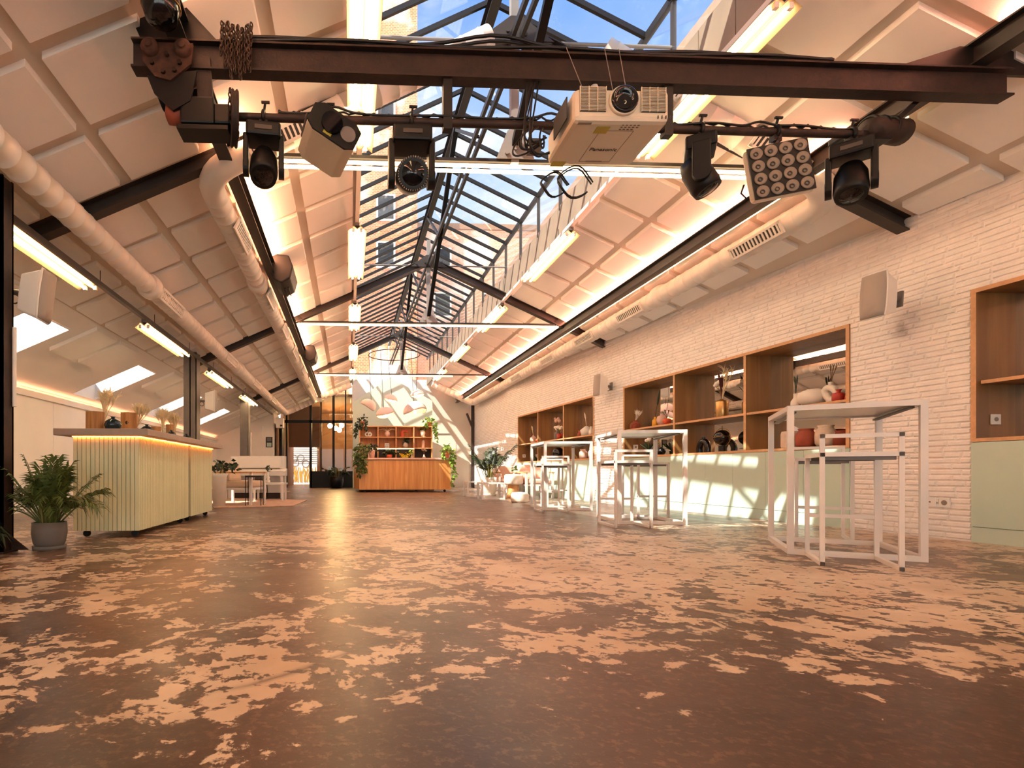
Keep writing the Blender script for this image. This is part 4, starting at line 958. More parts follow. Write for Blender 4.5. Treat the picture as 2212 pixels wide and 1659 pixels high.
# middle shelving, right bay, upper shelf
q = onshelf(1719, 868, S1, .12); t = vase('bottle_vase', q, scale(SLIM, .05, .16), 'ceramic', 'small cream bottle vase left of the large round cream vase'); stems(t, q + Vector((0, 0, .14)), 5, .20, .02, 'leafdark', 'spike', .012, seed=3)
q = onshelf(1756, 864, S1, .16); vase('bowl_vase', q, scale(BOWLV, .145, .185), 'ceramic', 'large round cream vase on the upper shelf above the nearest bar table')
q = onshelf(1795, 862, S1, .15)
t = thing('ring_vase', 'white ring-shaped vase with a dark sprig between the round cream vase and the red pots', 'vase', q)
b = MB(); b.torus(q + Vector((0, 0, .10)), .075, .034, (1, 0, 0), 28, 10, (1.15, .75)); b.cyl(q + Vector((0, 0, .20)), .024, .06); b.cyl(q + Vector((0, 0, .012)), .045, .024); b.build('body', 'ceramic', t); stems(t, q + Vector((0, 0, .2)), 3, .17, .05, 'dryleaf', 'spike', .012, seed=5)
q = onshelf(1812, 868, S1, .12); vase('ribbed_vase', q, scale([(0, 0), (.9, 0), (1, .15), (1, .6), (.85, .7), (.3, .76), (.3, .88), (.5, 1.0), (.4, 1), (.2, .8), (0, .7)], .06, .13), 'red', 'small red bottle vase beside the white ring vase')
q = onshelf(1842, 867, S1, .10); t = vase('wrapped_vase', q, scale([(0, 0), (1, 0), (.9, .3), (.5, .8), (.4, .9), (.6, 1.0), (.3, 1.0), (0, .6)], .068, .14), 'red', 'red tied vase with a dried bunch at the right end of the upper shelf'); stems(t, q + Vector((0, 0, .12)), 26, .15, .05, 'dryleaf', 'plume', .02, seed=6, tipm='pinkclay')
# right bay, lower shelf
q = onshelf(1708, 960, S0, .12); vase('cream_pot', q, scale([(0, 0), (.92, 0), (1, .1), (1, .85), (.9, 1), (.8, 1), (.8, .5), (0, .4)], .095, .20), 'stone', 'pale straight-sided pot on the lower shelf behind the nearest bar table, first from the left')
q = onshelf(1741, 958, S0, .12); vase('clay_jar', q, scale(JAR, .10, .215), 'rustpot', 'rust-red clay jar on the lower shelf behind the nearest bar table')
q = onshelf(1784, 953, S0, .14); vase('stone_jar', q, scale(JAR, .10, .235), 'stone', 'grey-beige stoneware jar on the lower shelf right of the rust-red jar')
q = onshelf(1818, 955, S0, .22); vase('clay_jar', q, scale(JAR, .10, .17), 'rustpot', 'squat rust-red jar at the right end of the lower shelf')
# middle bay
q = onshelf(1559.5, 893, S1, .13); t = vase('gold_vase', q, scale([(0, 0), (.95, 0), (1, .04), (1, .86), (.9, .95), (.3, 1.0), (.28, 1.05), (.2, 1.05), (.2, .95), (0, .9)], .078, .255), 'gold', 'hammered gold vase with dried flowers in the middle bay of the shelving'); stems(t, q + Vector((0, 0, .25)), 6, .28, .10, 'dryleaf', 'ball', .032, seed=8, tipm='flower', lean=(0, .05)); stems(t, q + Vector((0, 0, .25)), 4, .24, .07, 'darkred', 'spike', .03, seed=10); stems(t, q + Vector((0, 0, .25)), 6, .42, .08, 'pampas', 'plume', .035, seed=11, lean=(.02, -.10))
q = onshelf(1520, 973, S0, .13); t = thing('arch_vase', 'black arch-shaped vase on the lower shelf of the middle bay', 'vase', q)
b = MB(); pts = [q + Vector((0, .095 * math.cos(a_), .02 + .15 * math.sin(a_) ** .9 if math.sin(a_) > 0 else .02)) for a_ in [PI * i / 12 for i in range(13)]]; b.tube([(q.x, q.y + .085, q.z)] + pts[1:-1] + [(q.x, q.y - .085, q.z)], .042, 12); b.cyl(q + Vector((0, 0, .20)), .022, .06); b.build('body', 'gloss', t)
q = onshelf(1560, 970, S0, .14); t = thing('desk_globe', 'black globe in a brass ring on the lower shelf of the middle bay', 'globe', q)
c_ = q + Vector((0, 0, .20)); MB().sph(c_, .105, 24).build('sphere', 'gloss', t); MB().torus(c_, .128, .004, (1, 0.2, 0), 36).build('meridian', 'brass', t); MB().torus(c_, .122, .003, (0, .1, 1), 36).build('ring', 'brass', t)
b = MB(); b.cyl(c_ + Vector((0, 0, -.155)), .045, .09); b.cyl(c_ + Vector((0, 0, .13)), .004, .06); b.build('stand', 'black', t)
# left bay
q = onshelf(1372, 924, S1, .10); t = thing('twisted_vase', 'red twisted vase with pale dried plumes in the left bay of the middle shelving', 'vase', q)
b = MB(); b.torus(q + Vector((0, 0, .05)), .055, .032, (.4, 1, .5), 20, 10); b.lathe([(0, 0), (.06, 0), (.05, .08), (.03, .14), (.035, .15)], q, 16); b.build('body', 'rustpot', t); stems(t, q + Vector((0, 0, .13)), 5, .15, .06, 'flower', 'plume', .03, seed=14, lean=(0, -.10))
q = onshelf(1415, 918, S1, .12); t = vase('bottle_vase', q, scale(BOTTLE, .045, .16), 'mustard', 'mustard yellow bottle vase with a dark sprig in the left bay of the middle shelving'); stems(t, q + Vector((0, 0, .15)), 2, .33, .03, 'leafdark', 'spike', .03, seed=15, lean=(0, -.08))
q = onshelf(1430, 914, S1, .17); vase('round_vase', q, scale([(0, 0), (.45, 0), (.85, .25), (1, .5), (.8, .78), (.3, .88), (.28, 1), (.2, 1), (.2, .8), (0, .7)], .085, .20), 'pinkclay', 'pale pink round vase behind the mustard bottle')
q = onshelf(1441, 914, S1, .08); t = vase('round_vase', q, scale(BOWLV, .065, .10), 'orange', 'small coral vase with dried twigs beside the divider'); stems(t, q + Vector((0, 0, .09)), 7, .14, .06, 'dryleaf', 'ball', .008, seed=17)
q = onshelf(1402, 975, S0, .12); t = vase('flower_pot', q, scale([(0, 0), (.8, 0), (1, 1), (.9, 1), (0, .8)], .045, .08), 'leafdark', 'pot of white round flowers on the lower shelf behind the second bar table'); stems(t, q + Vector((0, 0, .08)), 4, .20, .07, 'stem', 'ball', .035, seed=18, tipm='flower'); stems(t, q + Vector((0, 0, .06)), 14, .09, .09, 'leafdark', 'spike', .02, seed=19)
q = onshelf(1428, 973, S0, .12); vase('round_vase', q, scale(GLOBEV, .07, .13), 'gloss', 'small black round vase on the lower shelf behind the second bar table')
# far shelving
q = onshelf(1152, 953, S1, .12); t = vase('round_vase', q, scale(GLOBEV, .085, .20), 'pinkclay', 'pale lilac-pink vase with sprigs in the left bay of the far shelving'); stems(t, q + Vector((0, 0, .18)), 2, .2, .03, 'pampas', 'spike', .02, seed=21, lean=(0, .06)); stems(t, q + Vector((0, 0, .18)), 2, .2, .03, 'dryleaf', 'spike', .02, seed=22, lean=(0, -.1))
q = onshelf(1161, 951, S1, .08); vase('round_vase', q, scale(BOWLV, .05, .09), 'orange', 'small coral pot beside the divider in the far shelving')
q = onshelf(1209, 950, S1, .09); t = vase('square_vase', q, scale([(0, 0), (1, 0), (1, 1), (.9, 1), (.9, .8), (0, .8)], .075, .13), 'red', 'red straight vase with cream flowers behind the furthest bar table', n=4); stems(t, q + Vector((0, 0, .12)), 14, .16, .11, 'stem', 'ball', .035, seed=24, tipm='flower'); 
q = onshelf(1204, 930, S1, .2); t = vase('bottle_vase', q, scale(BOTTLE, .07, .26), 'greypot', 'grey vase with tall dried flowers behind the red vase in the far shelving'); stems(t, q + Vector((0, 0, .24)), 6, .28, .06, 'dryleaf', 'ball', .04, seed=25, tipm='pinkclay')
q = onshelf(1252, 940, S1, .12); t = vase('bottle_vase', q, scale(SLIM, .05, .13), 'rustpot', 'small brown bottle vase in the right bay of the far shelving'); stems(t, q + Vector((0, 0, .12)), 2, .14, .02, 'dryleaf', 'spike', .015, seed=26)
q = onshelf(1267, 938, S1, .12); t = vase('faceted_vase', q, scale([(0, 0), (.85, 0), (1, .6), (.25, .98), (.2, 1), (.12, 1), (0, .9)], .125, .20), 'ceramic', 'wide cream faceted vase in the right bay of the far shelving', n=10); stems(t, q + Vector((0, 0, .18)), 2, .22, .05, 'flower', 'spike', .02, seed=27, lean=(0, .05))
q = onshelf(1277, 938, S1, .07); vase('bottle_vase', q, scale(SLIM, .05, .17), 'ceramic', 'slim white vase at the right end of the far shelving')
q = onshelf(1206, 990, S0, .12); t = thing('glass_globe', 'black glossy globe on the lower shelf behind the furthest bar table', 'globe', q); MB().sph(q + Vector((0, 0, .16)), .135, 22).build('sphere', 'gloss', t); MB().cyl(q + Vector((0, 0, .02)), .05, .04).build('stand', 'brass', t)
q = onshelf(1193, 992, S0, .06); vase('low_bowl', q, scale(BOWLV, .09, .06), 'gloss', 'low black bowl beside the black globe')
q = onshelf(1155, 995, S0, .1); t = vase('bottle_vase', q, scale(BOTTLE, .06, .14), 'leafdark', 'dark green bottle with a sprig at the left of the far shelving'); stems(t, q + Vector((0, 0, .13)), 3, .24, .05, 'leafdark', 'spike', .02, seed=29)
q = onshelf(1260, 988, S0, .14); vase('clay_jar', q, scale(JAR, .085, .20), 'pinkclay', 'pink clay jar on the lower right of the far shelving')
q = onshelf(1279, 988, S0, .10); vase('bottle_vase', q, scale(SLIM, .075, .29), 'ceramic', 'tall cream bottle vase on the lower right of the far shelving')
# ================================================================== BAR TABLES AND STOOLS
def make_table(w_=.72, d_=.90, h_=1.05):
    t = thing('bar_table', 'x', 'table', group='white bar tables'); s_ = .036
    MB().mm((-w_ / 2 + .01, -d_ / 2 + .01, h_ - .022), (w_ / 2 - .01, d_ / 2 - .01, h_ - .004)).build('tabletop', 'tabletop', t)
    for z, nm in ((h_ - s_ / 2, 'top_frame'), (s_ / 2, 'base_frame')):
        f = MB()
        for sy_ in (-1, 1): f.box((0, sy_ * (d_ - s_) / 2, z), (w_, s_, s_))
        for sx_ in (-1, 1): f.box((sx_ * (w_ - s_) / 2, 0, z), (s_, d_, s_))
        f.build(nm, 'tablewhite', t)
    for sx_ in (-1, 1):
        for sy_ in (-1, 1): MB().box((sx_ * (w_ - s_) / 2, sy_ * (d_ - s_) / 2, h_ / 2), (s_ + .001, s_ + .001, h_)).build('leg', 'tablewhite', t)
    b = MB(); b.bar((-w_ / 2 + .05, d_ / 2 - .06, h_ - .06), (-w_ / 2 + .05, -d_ / 2 + .1, h_ - .04), .03, .012); b.bar((w_ / 2 - .05, d_ / 2 - .06, h_ - .06), (w_ / 2 - .05, -d_ / 2 + .1, h_ - .04), .03, .012); b.build('folding_bracket', 'greymetal', t)
    return t
def make_stool(w_=.385, d_=.50, sh=.70, h_=.815):
    t = thing('bar_stool', 'x', 'stool', group='white bar stools'); s_ = .024
    b = MB(); b.box((0, -d_ / 2 + s_ / 2, h_ - s_ / 2), (w_, s_, s_)); b.build('backrest', 'tablewhite', t)
    for sx_ in (-1, 1):
        MB().mm((sx_ * w_ / 2 - (s_ if sx_ > 0 else 0), -d_ / 2, 0), (sx_ * w_ / 2 + (s_ if sx_ < 0 else 0), -d_ / 2 + s_, h_)).build('leg', 'tablewhite', t)
        MB().mm((sx_ * w_ / 2 - (s_ if sx_ > 0 else 0), d_ / 2 - s_, 0), (sx_ * w_ / 2 + (s_ if sx_ < 0 else 0), d_ / 2, sh)).build('leg', 'tablewhite', t)
        MB().mm((sx_ * w_ / 2 - (s_ if sx_ > 0 else 0), -d_ / 2, 0), (sx_ * w_ / 2 + (s_ if sx_ < 0 else 0), d_ / 2, s_)).build('runner', 'tablewhite', t)
    f = MB(); f.box((0, -d_ / 2 + s_ / 2, sh - s_ / 2), (w_, s_, s_)); f.box((0, d_ / 2 - s_ / 2, sh - s_ / 2), (w_, s_, s_))
    for sx_ in (-1, 1): f.box((sx_ * (w_ - s_) / 2, 0, sh - s_ / 2), (s_, d_, s_))
    f.build('seat_frame', 'tablewhite', t)
    MB().mm((-w_ / 2 + .02, -d_ / 2 + .02, sh - .012), (w_ / 2 - .02, d_ / 2 - .02, sh + .003)).build('seat', 'tabletop', t)
    k = MB(); k.box((0, -d_ / 2 + .04, sh - .035), (w_ - .06, .03, .022)); k.box((0, d_ / 2 - .04, sh - .035), (w_ - .06, .03, .022)); k.build('seat_bracket', 'greymetal', t)
    MB().box((0, d_ / 2 - s_ / 2, .28), (w_, s_ * .8, s_)).build('footrest', 'tablewhite', t)
    MB().box((0, d_ / 2 - s_ / 2, s_ / 2), (w_, s_, s_)).build('crossbar', 'tablewhite', t)
    return t
tb = make_table(); R_ = math.radians
tb.location = (3.644, 3.83, 0); tb.rotation_euler = (0, 0, R_(-32)); tb['label'] = 'nearest tall white metal bar table, turned at an angle beside the brick wall'
dup(tb, (3.44, 6.20, 0), R_(-11), 'middle tall white metal bar table, before the wide shelving')
dup(tb, (3.37, 8.40, 0), R_(-6), 'furthest tall white metal bar table, before the far shelving')
st = make_stool()
st.location = (3.215, 3.285, 0); st.rotation_euler = (0, 0, R_(-33)); st['label'] = 'white metal bar stool on the near side of the nearest bar table'
dup(st, (4.13, 4.50, 0), R_(-37 + 180), 'white metal bar stool between the nearest bar table and the wall')
dup(st, (2.98, 5.66, 0), R_(-6), 'white metal bar stool on the near side of the middle bar table')
dup(st, (3.80, 6.70, 0), R_(-6 + 180), 'white metal bar stool on the wall side of the middle bar table')
dup(st, (2.98, 7.76, 0), R_(-6), 'white metal bar stool on the near side of the furthest bar table')
dup(st, (3.50, 8.92, 0), R_(-8 + 180), 'white metal bar stool on the wall side of the furthest bar table')
# soot smudges under the wall speakers belong to the brick paint itself
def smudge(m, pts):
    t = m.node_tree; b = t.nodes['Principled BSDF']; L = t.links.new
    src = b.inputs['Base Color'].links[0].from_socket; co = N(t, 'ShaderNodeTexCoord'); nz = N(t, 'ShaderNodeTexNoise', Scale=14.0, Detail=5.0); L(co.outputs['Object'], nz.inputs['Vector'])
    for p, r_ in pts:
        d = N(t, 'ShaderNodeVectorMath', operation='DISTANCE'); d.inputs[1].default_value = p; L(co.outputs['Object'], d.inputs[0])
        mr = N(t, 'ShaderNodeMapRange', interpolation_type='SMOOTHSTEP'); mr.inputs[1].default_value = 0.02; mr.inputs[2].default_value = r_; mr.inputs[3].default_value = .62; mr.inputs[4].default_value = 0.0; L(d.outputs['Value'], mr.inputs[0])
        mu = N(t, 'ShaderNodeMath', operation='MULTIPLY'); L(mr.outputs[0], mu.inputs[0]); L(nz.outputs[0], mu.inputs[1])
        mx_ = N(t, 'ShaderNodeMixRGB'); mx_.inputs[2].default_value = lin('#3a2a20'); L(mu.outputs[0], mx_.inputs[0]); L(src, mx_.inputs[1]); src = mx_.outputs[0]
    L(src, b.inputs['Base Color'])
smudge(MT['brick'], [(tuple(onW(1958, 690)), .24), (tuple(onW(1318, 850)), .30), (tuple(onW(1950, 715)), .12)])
# ================================================================== PLANTS
def frond(mb, base, ang, L, lift, droop, nl=18, lw=.012, ll=.16, rr=random):
    d = Vector((math.cos(ang), math.sin(ang), 0)); pts = []
    for i in range(15):
        u = i / 14; pts.append(base + d * (L * u * (1 - .12 * u) * math.cos(lift)) + Vector((0, 0, L * (math.sin(lift) * u - droop * u * u))))
    mb.tube(pts, [.006 * (1 - .8 * i / 14) + .001 for i in range(15)], 5)
    sd = Vector((-d.y, d.x, 0))
    for k in range(nl):
        u = .28 + .72 * k / nl; i = min(13, int(u * 14)); f = u * 14 - i; p = pts[i].lerp(pts[i + 1], f); tg = (pts[i + 1] - pts[i]).normalized(); l_ = ll * (1 - .55 * abs(u - .5) * 1.2) * rr.uniform(.8, 1.1)
        for s_ in (-1, 1):
            v = (sd * s_ * .75 + tg * .75 + Vector((0, 0, rr.uniform(-.05, .25)))).normalized(); e = p + v * l_ + Vector((0, 0, -.35 * l_ * rr.uniform(.5, 1.2))); m_ = p + v * l_ * .5 + Vector((0, 0, .01)); n_ = tg.cross(v).normalized().cross(v).normalized() * lw
            mb.add([p, m_ + n_, e, m_ - n_], [(0, 1, 2, 3)])
def palm(name, loc, lab, potr, poth, nf, L, lm='leaf', pot='greypot', seed=1, ll=.16, lw=.012, lift=(.8, 1.4), droop=(.3, .8), angs=None, saucer=True, cat='plant', h0=0):
    rr = random.Random(seed); loc = Vector(loc); t = thing(name, lab, cat, loc)
    MB().lathe([(0, .012), (potr * .72, .012), (potr * .9, poth * .25), (potr, poth * .6), (potr * .97, poth), (potr * .86, poth), (potr * .84, poth * .85), (0, poth * .82)], loc, 26).build('pot', pot, t)
    if saucer: MB().lathe([(0, 0), (potr * .92, 0), (potr * .95, .03), (potr * .85, .03), (0, .012)], loc, 24).build('saucer', pot, t)
    MB().cyl(loc + Vector((0, 0, poth * .85)), potr * .83, .01).build('soil', 'soil', t)
    f = MB(); s_ = MB()
    for k in range(nf):
        a = angs[k % len(angs)] + rr.uniform(-.25, .25) if angs else rr.uniform(0, 2 * PI); b = loc + Vector((math.cos(a), math.sin(a), 0)) * potr * rr.uniform(.05, .45) + Vector((0, 0, poth * .84))
        frond(f, b, a, L * rr.uniform(.7, 1.1), rr.uniform(*lift), rr.uniform(*droop), 20, lw, ll, rr)
        s_.tube([b, b + Vector((math.cos(a) * .02, math.sin(a) * .02, h0 or poth * .9))], .008, 6)
    f.build('fronds', lm, t); s_.build('stems', 'stem', t); return t
palm('potted_palm', flo(107, 1186), 'potted palm in a grey pot beside the fluted counter at the left', .12, .205, 44, .70, seed=3, ll=.17, lw=.007, lift=(.85, 1.5), droop=(.2, .7))
p = flo(30, 1196); palm('potted_palm', (p.x - .16, p.y - .32, 0), 'dark drooping palm in front of the steel column at the left edge', .10, .18, 10, .42, 'leafdark', seed=8, ll=.15, lift=(.5, 1.2), droop=(.6, 1.0), angs=[.2, 1.2, 2.5, 5.6, 4.5])
def leafy(mb, c, n, r, ls, rr, sc=(1, 1, 1), down=.0):
    for k in range(n):
        d = Vector((rr.gauss(0, 1), rr.gauss(0, 1), rr.gauss(0, 1))).normalized(); p = Vector(c) + Vector((d.x * sc[0], d.y * sc[1], d.z * sc[2])) * r * rr.uniform(.4, 1)
        a = Vector((rr.uniform(-1, 1), rr.uniform(-1, 1), rr.uniform(-.6, .5) - down)).normalized(); b = a.cross(Vector((rr.uniform(-1, 1), rr.uniform(-1, 1), rr.uniform(-1, 1)))).normalized(); L = ls * rr.uniform(.7, 1.25)
        mb.add([p, p + a * L * .35 + b * L * .33, p + a * L, p + a * L * .35 - b * L * .33], [(0, 1, 2, 3)])
def trailing(name, loc, lab, potr, poth, m, strands, crown=60, cr=.17, ls=.09, pot='terracotta', seed=1, dirs=None, n2=16):
    rr = random.Random(seed); loc = Vector(loc); t = thing(name, lab, 'plant', loc, group=None)
    MB().lathe([(0, 0), (potr * .75, 0), (potr, poth * .9), (potr * 1.06, poth), (potr * .9, poth), (0, poth * .8)], loc, 18).build('pot', pot, t)
    f = MB(); v = MB(); top = loc + Vector((0, 0, poth + .05)); leafy(f, top, crown, cr, ls, rr, (1, .8, .7))
    for dx, dy, L in strands:
        a = top + Vector((dx * .4, dy * .4, .03)); b = loc + Vector((dx, dy, poth * .7)); e = b + Vector((dx * .15, dy * .1, -L)); P = [a, b, b.lerp(e, .5) + Vector((rr.uniform(-.03, .03), 0, 0)), e]; v.tube(P, .004, 5)
        for k in range(n2): u = k / n2; q = P[1].lerp(P[3], u); leafy(f, q, 2, .05, ls, rr, (1, 1, 1), .5)
    f.build('foliage', m, t); v.build('vines', 'stem', t); return t
# ================================================================== FLUTED COUNTER AT THE LEFT
t0 = flo(397, 1127).y
ctx = (-2.445, -1.87); CY0, CY1, CZ0, CZ1 = 4.82, 7.34, .06, .895
t = thing('bar_counter', 'sage green fluted counter on castors with a grey top, left of the hall', 'counter', ((ctx[0] + ctx[1]) / 2, 6.05, 0))
for y0, y1 in ((CY0, t0 - .045), (t0 + .045, CY1)):
    b = MB().mm((ctx[0] + .014, y0 + .014, CZ0), (ctx[1] - .014, y1 - .014, CZ1)).build('carcass', 'sage', t)
    f = MB(); n = int((y1 - y0) / .0385); st_ = (y1 - y0) / n
    for k in range(n): f.mm((ctx[1] - .014, y0 + k * st_ + .006, CZ0), (ctx[1], y0 + (k + 1) * st_ - .006, CZ1 - .002))
    if y0 == CY0:
        n = 15; st_ = (ctx[1] - ctx[0]) / n
        for k in range(n): f.mm((ctx[0] + k * st_ + .003, y0, CZ0), (ctx[0] + (k + 1) * st_ - .003, y0 + .014, CZ1 - .002))
    f.build('fluted_cladding', 'sage', t)
    for x in (ctx[0] + .08, ctx[1] - .07):
        for y in (y0 + .09, y1 - .09):
            w_ = MB(); w_.cyl((x, y, .03), .03, .025, (0, 1, 0), 14); w_.box((x, y, .05), (.03, .04, .03)); w_.build('castor', 'rubber', t)
MB().mm((ctx[0] + .02, t0 - .05, CZ0 + .02), (ctx[1] - .03, t0 + .05, CZ1 - .002)).build('joint_post', 'greymetal', t)
tp_ = MB().mm((-2.53, 4.66, CZ1 + .003), (-1.735, 7.42, CZ1 + .06)).build('worktop', 'concrete', t, bevel=.004)
l_ = MB(); l_.mm((ctx[0], CY0 - .014, CZ1 - .003), (ctx[1] + .01, CY0 - .008, CZ1 + .002)); l_.mm((ctx[1] + .008, CY0 - .014, CZ1 - .003), (ctx[1] + .014, CY1, CZ1 + .002)); l_.build('light_strip', 'ledorange', t)
CT = CZ1 + .0605
def onct(px, Y): 
    p = onY(px, 930, Y); return Vector((p.x, Y, CT))
for k, (px, Y, w_, py_t, lab) in enumerate(((206, 5.0, .135, 890, 'wooden block at the near left of the fluted counter'), (279, 5.62, .14, 892, 'wooden block with a knot, second along the fluted counter'), (337, 6.3, .10, 922, 'low wooden block, third along the fluted counter'), (367, 6.75, .08, 917, 'small wooden block at the far end of the fluted counter'))):
    q = onct(px, Y); h = onY(px, py_t, Y).z - CT; t = thing('wood_block', lab, 'block', q, group='wooden blocks on the counter')
    MB().lathe([(w_ * .62, 0), (w_ * .62, h)], q, 6).build('block', 'log', t); 
    if k == 1: MB().cyl(q + Vector((.01, -w_ * .55, h * .55)), .018, .01, (0, 1, 0), 10).build('knot', 'darkbrown', t)
for px, Y, r_, pt, lab in ((244, 4.98, .075, 900, 'dark iridescent round vase nearest on the fluted counter'), (317, 5.72, .07, 917, 'dark iridescent round vase, second along the fluted counter'), (370, 6.5, .062, 929, 'dark iridescent round vase, third along the fluted counter'), (402, 7.0, .06, 937, 'dark iridescent round vase furthest along the fluted counter')):
    q = onct(px, Y); h = max(.09, onY(px, pt, Y).z - CT); vase('round_vase', q, scale(GLOBEV, r_, h), 'iris', lab, grp='iridescent vases on the counter')
for px, Y, ptop, ln, lab in ((224, 5.12, 848, .04, 'pampas grass in a small brown bottle by the nearest wooden block'), (294, 5.8, 880, .07, 'pampas grass leaning right out of a small brown bottle beside the knotted block'), (352, 6.45, 890, 0, 'pampas grass in a small bottle, third along the fluted counter'), (379, 6.9, 898, -.02, 'pale pampas grass at the far end of the fluted counter')):
    q = onct(px, Y); t = thing('pampas_bottle', lab, 'dried grass', q, group='pampas grass on the counter'); MB().lathe(scale([(0, 0), (1, 0), (1, .55), (.5, .68), (.4, .9), (.9, 1), (.3, 1), (0, .6)], .032, .10), q, 16).build('bottle', 'rustpot', t)
    h = onY(px, ptop, Y).z - CT - .09
    for sd in (1, 2): stems(t, q + Vector((0, 0, .09)), 9, h, .075, 'pampas', 'plume', .03, seed=int(px) + sd, lean=(ln, 0))
# ================================================================== OAK BAR AT THE BACK
t = thing('oak_bar', 'honey oak bar on castors at the far end with a pale top', 'bar counter', (1.6, 15.8, 0))
fp = [(.283, 15.45), (2.962, 15.45), (2.962, 16.15), (.14, 17.0)]
b = MB(); b.prism([(x, y, .075) for x, y in fp], (0, 0, .86)); b.build('body', 'oak', t)
g = MB()
for k in range(10): g.mm((.283 + k * .2679 - .0, 15.444, .075), (.283 + (k + 1) * .2679 - .005, 15.452, .93))
g.build('plank_front', 'oak', t)
b = MB(); b.prism([(.42, 15.40, .95), (3.0, 15.40, .95), (3.0, 16.2, .95), (.30, 16.6, .95)], (0, 0, .05)); b.build('bar_top', 'pinkclay', t)
for x in (.45, 1.05, 1.15, 1.95, 2.8): w_ = MB(); w_.cyl((x, 15.6, .036), .036, .03, (0, 1, 0), 12); w_.box((x, 15.6, .065), (.04, .05, .025)); w_.build('castor', 'rubber', t)
t = thing('back_shelf', 'oak shelf rack of square bays standing behind the bar on a dark counter', 'shelving', (1.5, 17.3, 0))
xs = [onY(p_, 944, 17.3).x for p_ in (777, 816.5, 855.5, 894, 933)]; zs = [1.09, 1.362, 1.716, 2.07]
MB().mm((xs[0] - .02, 17.15, 0), (xs[-1] + .05, 17.75, 1.0)).build('back_counter', 'darkbrown', t)
MB().mm((xs[0] - .02, 17.62, 1.362), (xs[-1] + .02, 17.64, 2.07)).build('back_panel', 'oakin', t)
MB().mm((xs[0] - .02, 17.62, 1.0), (xs[-1] + .02, 17.64, 1.35)).build('splash_back', 'darkbrown', t)
for x in xs: MB().mm((x - .016, 17.28, 1.0), (x + .016, 17.62, 2.08)).build('upright', 'lightwood', t)
for z in zs[1:]: MB().mm((xs[0] - .016, 17.275, z - .016), (xs[-1] + .016, 17.62, z + .016)).build('shelf', 'lightwood', t)
MB().mm((onY(804, 970, 17.3).x, 17.27, 1.330), (xs[3], 17.285, 1.346)).build('light_strip', 'ledwarm', t)
Z1, Z2, Z0_ = zs[2] + .0165, zs[1] + .0165, 1.0
def bs(px, z, y=17.42): return Vector((onY(px, 944, y).x, y, z))
for px, s_ in ((793, .085), (799, .075)):
    q = bs(px, Z1, 17.4 if px == 793 else 17.34); t = thing('ring_vase', 'small white ring vase, %s of the pair on the top left shelf behind the bar' % ('left' if px == 793 else 'right'), 'vase', q, group='ring vases behind the bar')
    b = MB(); b.torus(q + Vector((0, 0, s_)), s_ * .66, s_ * .34, (0, 1, 0), 22, 10); b.cyl(q + Vector((0, 0, s_ * 2.05)), s_ * .22, s_ * .4); b.build('body', 'ceramic', t)
q = bs(837, Z1); t = vase('round_vase', q, scale([(0, 0), (.5, 0), (1, .5), (.7, .9), (.4, 1), (.2, 1), (0, .7)], .10, .20), 'pinkclay', 'pale round vase with splayed twigs on the upper shelf behind the bar')
b = MB()
for a_ in (-1.25, -.7, -.15, .45, 1.0, 1.3): b.tube([q + Vector((0, 0, .19)), q + Vector((math.sin(a_) * .16, 0, .24 + .05 * math.cos(a_))), q + Vector((math.sin(a_) * .30, 0, .20 + .12 * math.cos(a_)))], .008, 5)
b.build('twigs', 'pampas', t)
q = bs(872, Z1); t = thing('curled_vase', 'pink curled vase on the upper shelf behind the bar', 'vase', q); MB().tube([q + Vector((-.06 + .0 * k, 0, 0)) if k == 0 else q + Vector((-.06 + .02 * math.sin(k), 0, .05 * k)) if k < 4 else q + Vector((-.06 + (k - 3) * .05, 0, .19 + .015 * (k < 6))) for k in range(8)], [.06, .06, .055, .05, .04, .03, .028, .03], 12).build('body', 'orange', t)
q = bs(913, Z1); t = vase('urn_vase', q, scale([(0, 0), (.55, 0), (1, .6), (.8, .85), (.85, 1), (.6, 1), (0, .8)], .09, .22), 'ceramic', 'white urn with green leaves on the upper right shelf behind the bar')
b = MB(); leafy(b, q + Vector((0, 0, .26)), 26, .14, .10, random.Random(5), (1.2, .6, .5)); b.build('foliage', 'leaf', t)
q = bs(836, Z2); t = thing('price_board', 'small white board with dark marks on the lower shelf behind the bar', 'sign', q); MB().box(q + Vector((0, 0, .075)), (.15, .02, .15)).build('board', 'white', t)
b = MB()
for i in range(4):
    for j in range(2): b.box(q + Vector((-.05 + i * .033, -.012, .05 + j * .05)), (.014 if (i + j) % 2 else .022, .004, .024))
b.build('marks', 'darktext', t)
q = bs(876, Z2); t = vase('gourd_vase', q, scale([(0, 0), (.5, 0), (1, .4), (.8, .75), (.45, 1), (.2, 1), (0, .8)], .095, .18), 'stone', 'round stone vase with a dark leafy plant on the lower shelf behind the bar'); b = MB(); leafy(b, q + Vector((0, 0, .24)), 36, .15, .11, random.Random(6), (.9, .6, .7)); b.build('foliage', 'leafdark', t)
q = bs(914, Z2); t = vase('cylinder_vase', q, [(0, 0), (.05, 0), (.055, .22), (.03, .25), (.02, .25), (0, .2)], 'pinkclay', 'pink cylinder vase with two white blooms on the lower right shelf behind the bar'); stems(t, q + Vector((0, 0, .24)), 3, .12, .09, 'stem', 'ball', .04, seed=4, tipm='flower')
q = bs(841, Z0_ + .001, 17.34); t = vase('plant_pot', q, [(0, 0), (.08, 0), (.10, .15), (.09, .15), (0, .1)], 'orange', 'coral pot with a dark spreading plant on the counter behind the bar', cat='plant'); b = MB(); leafy(b, q + Vector((0, 0, .24)), 60, .26, .12, random.Random(7), (1.1, .5, .5)); b.build('foliage', 'leafdark', t)
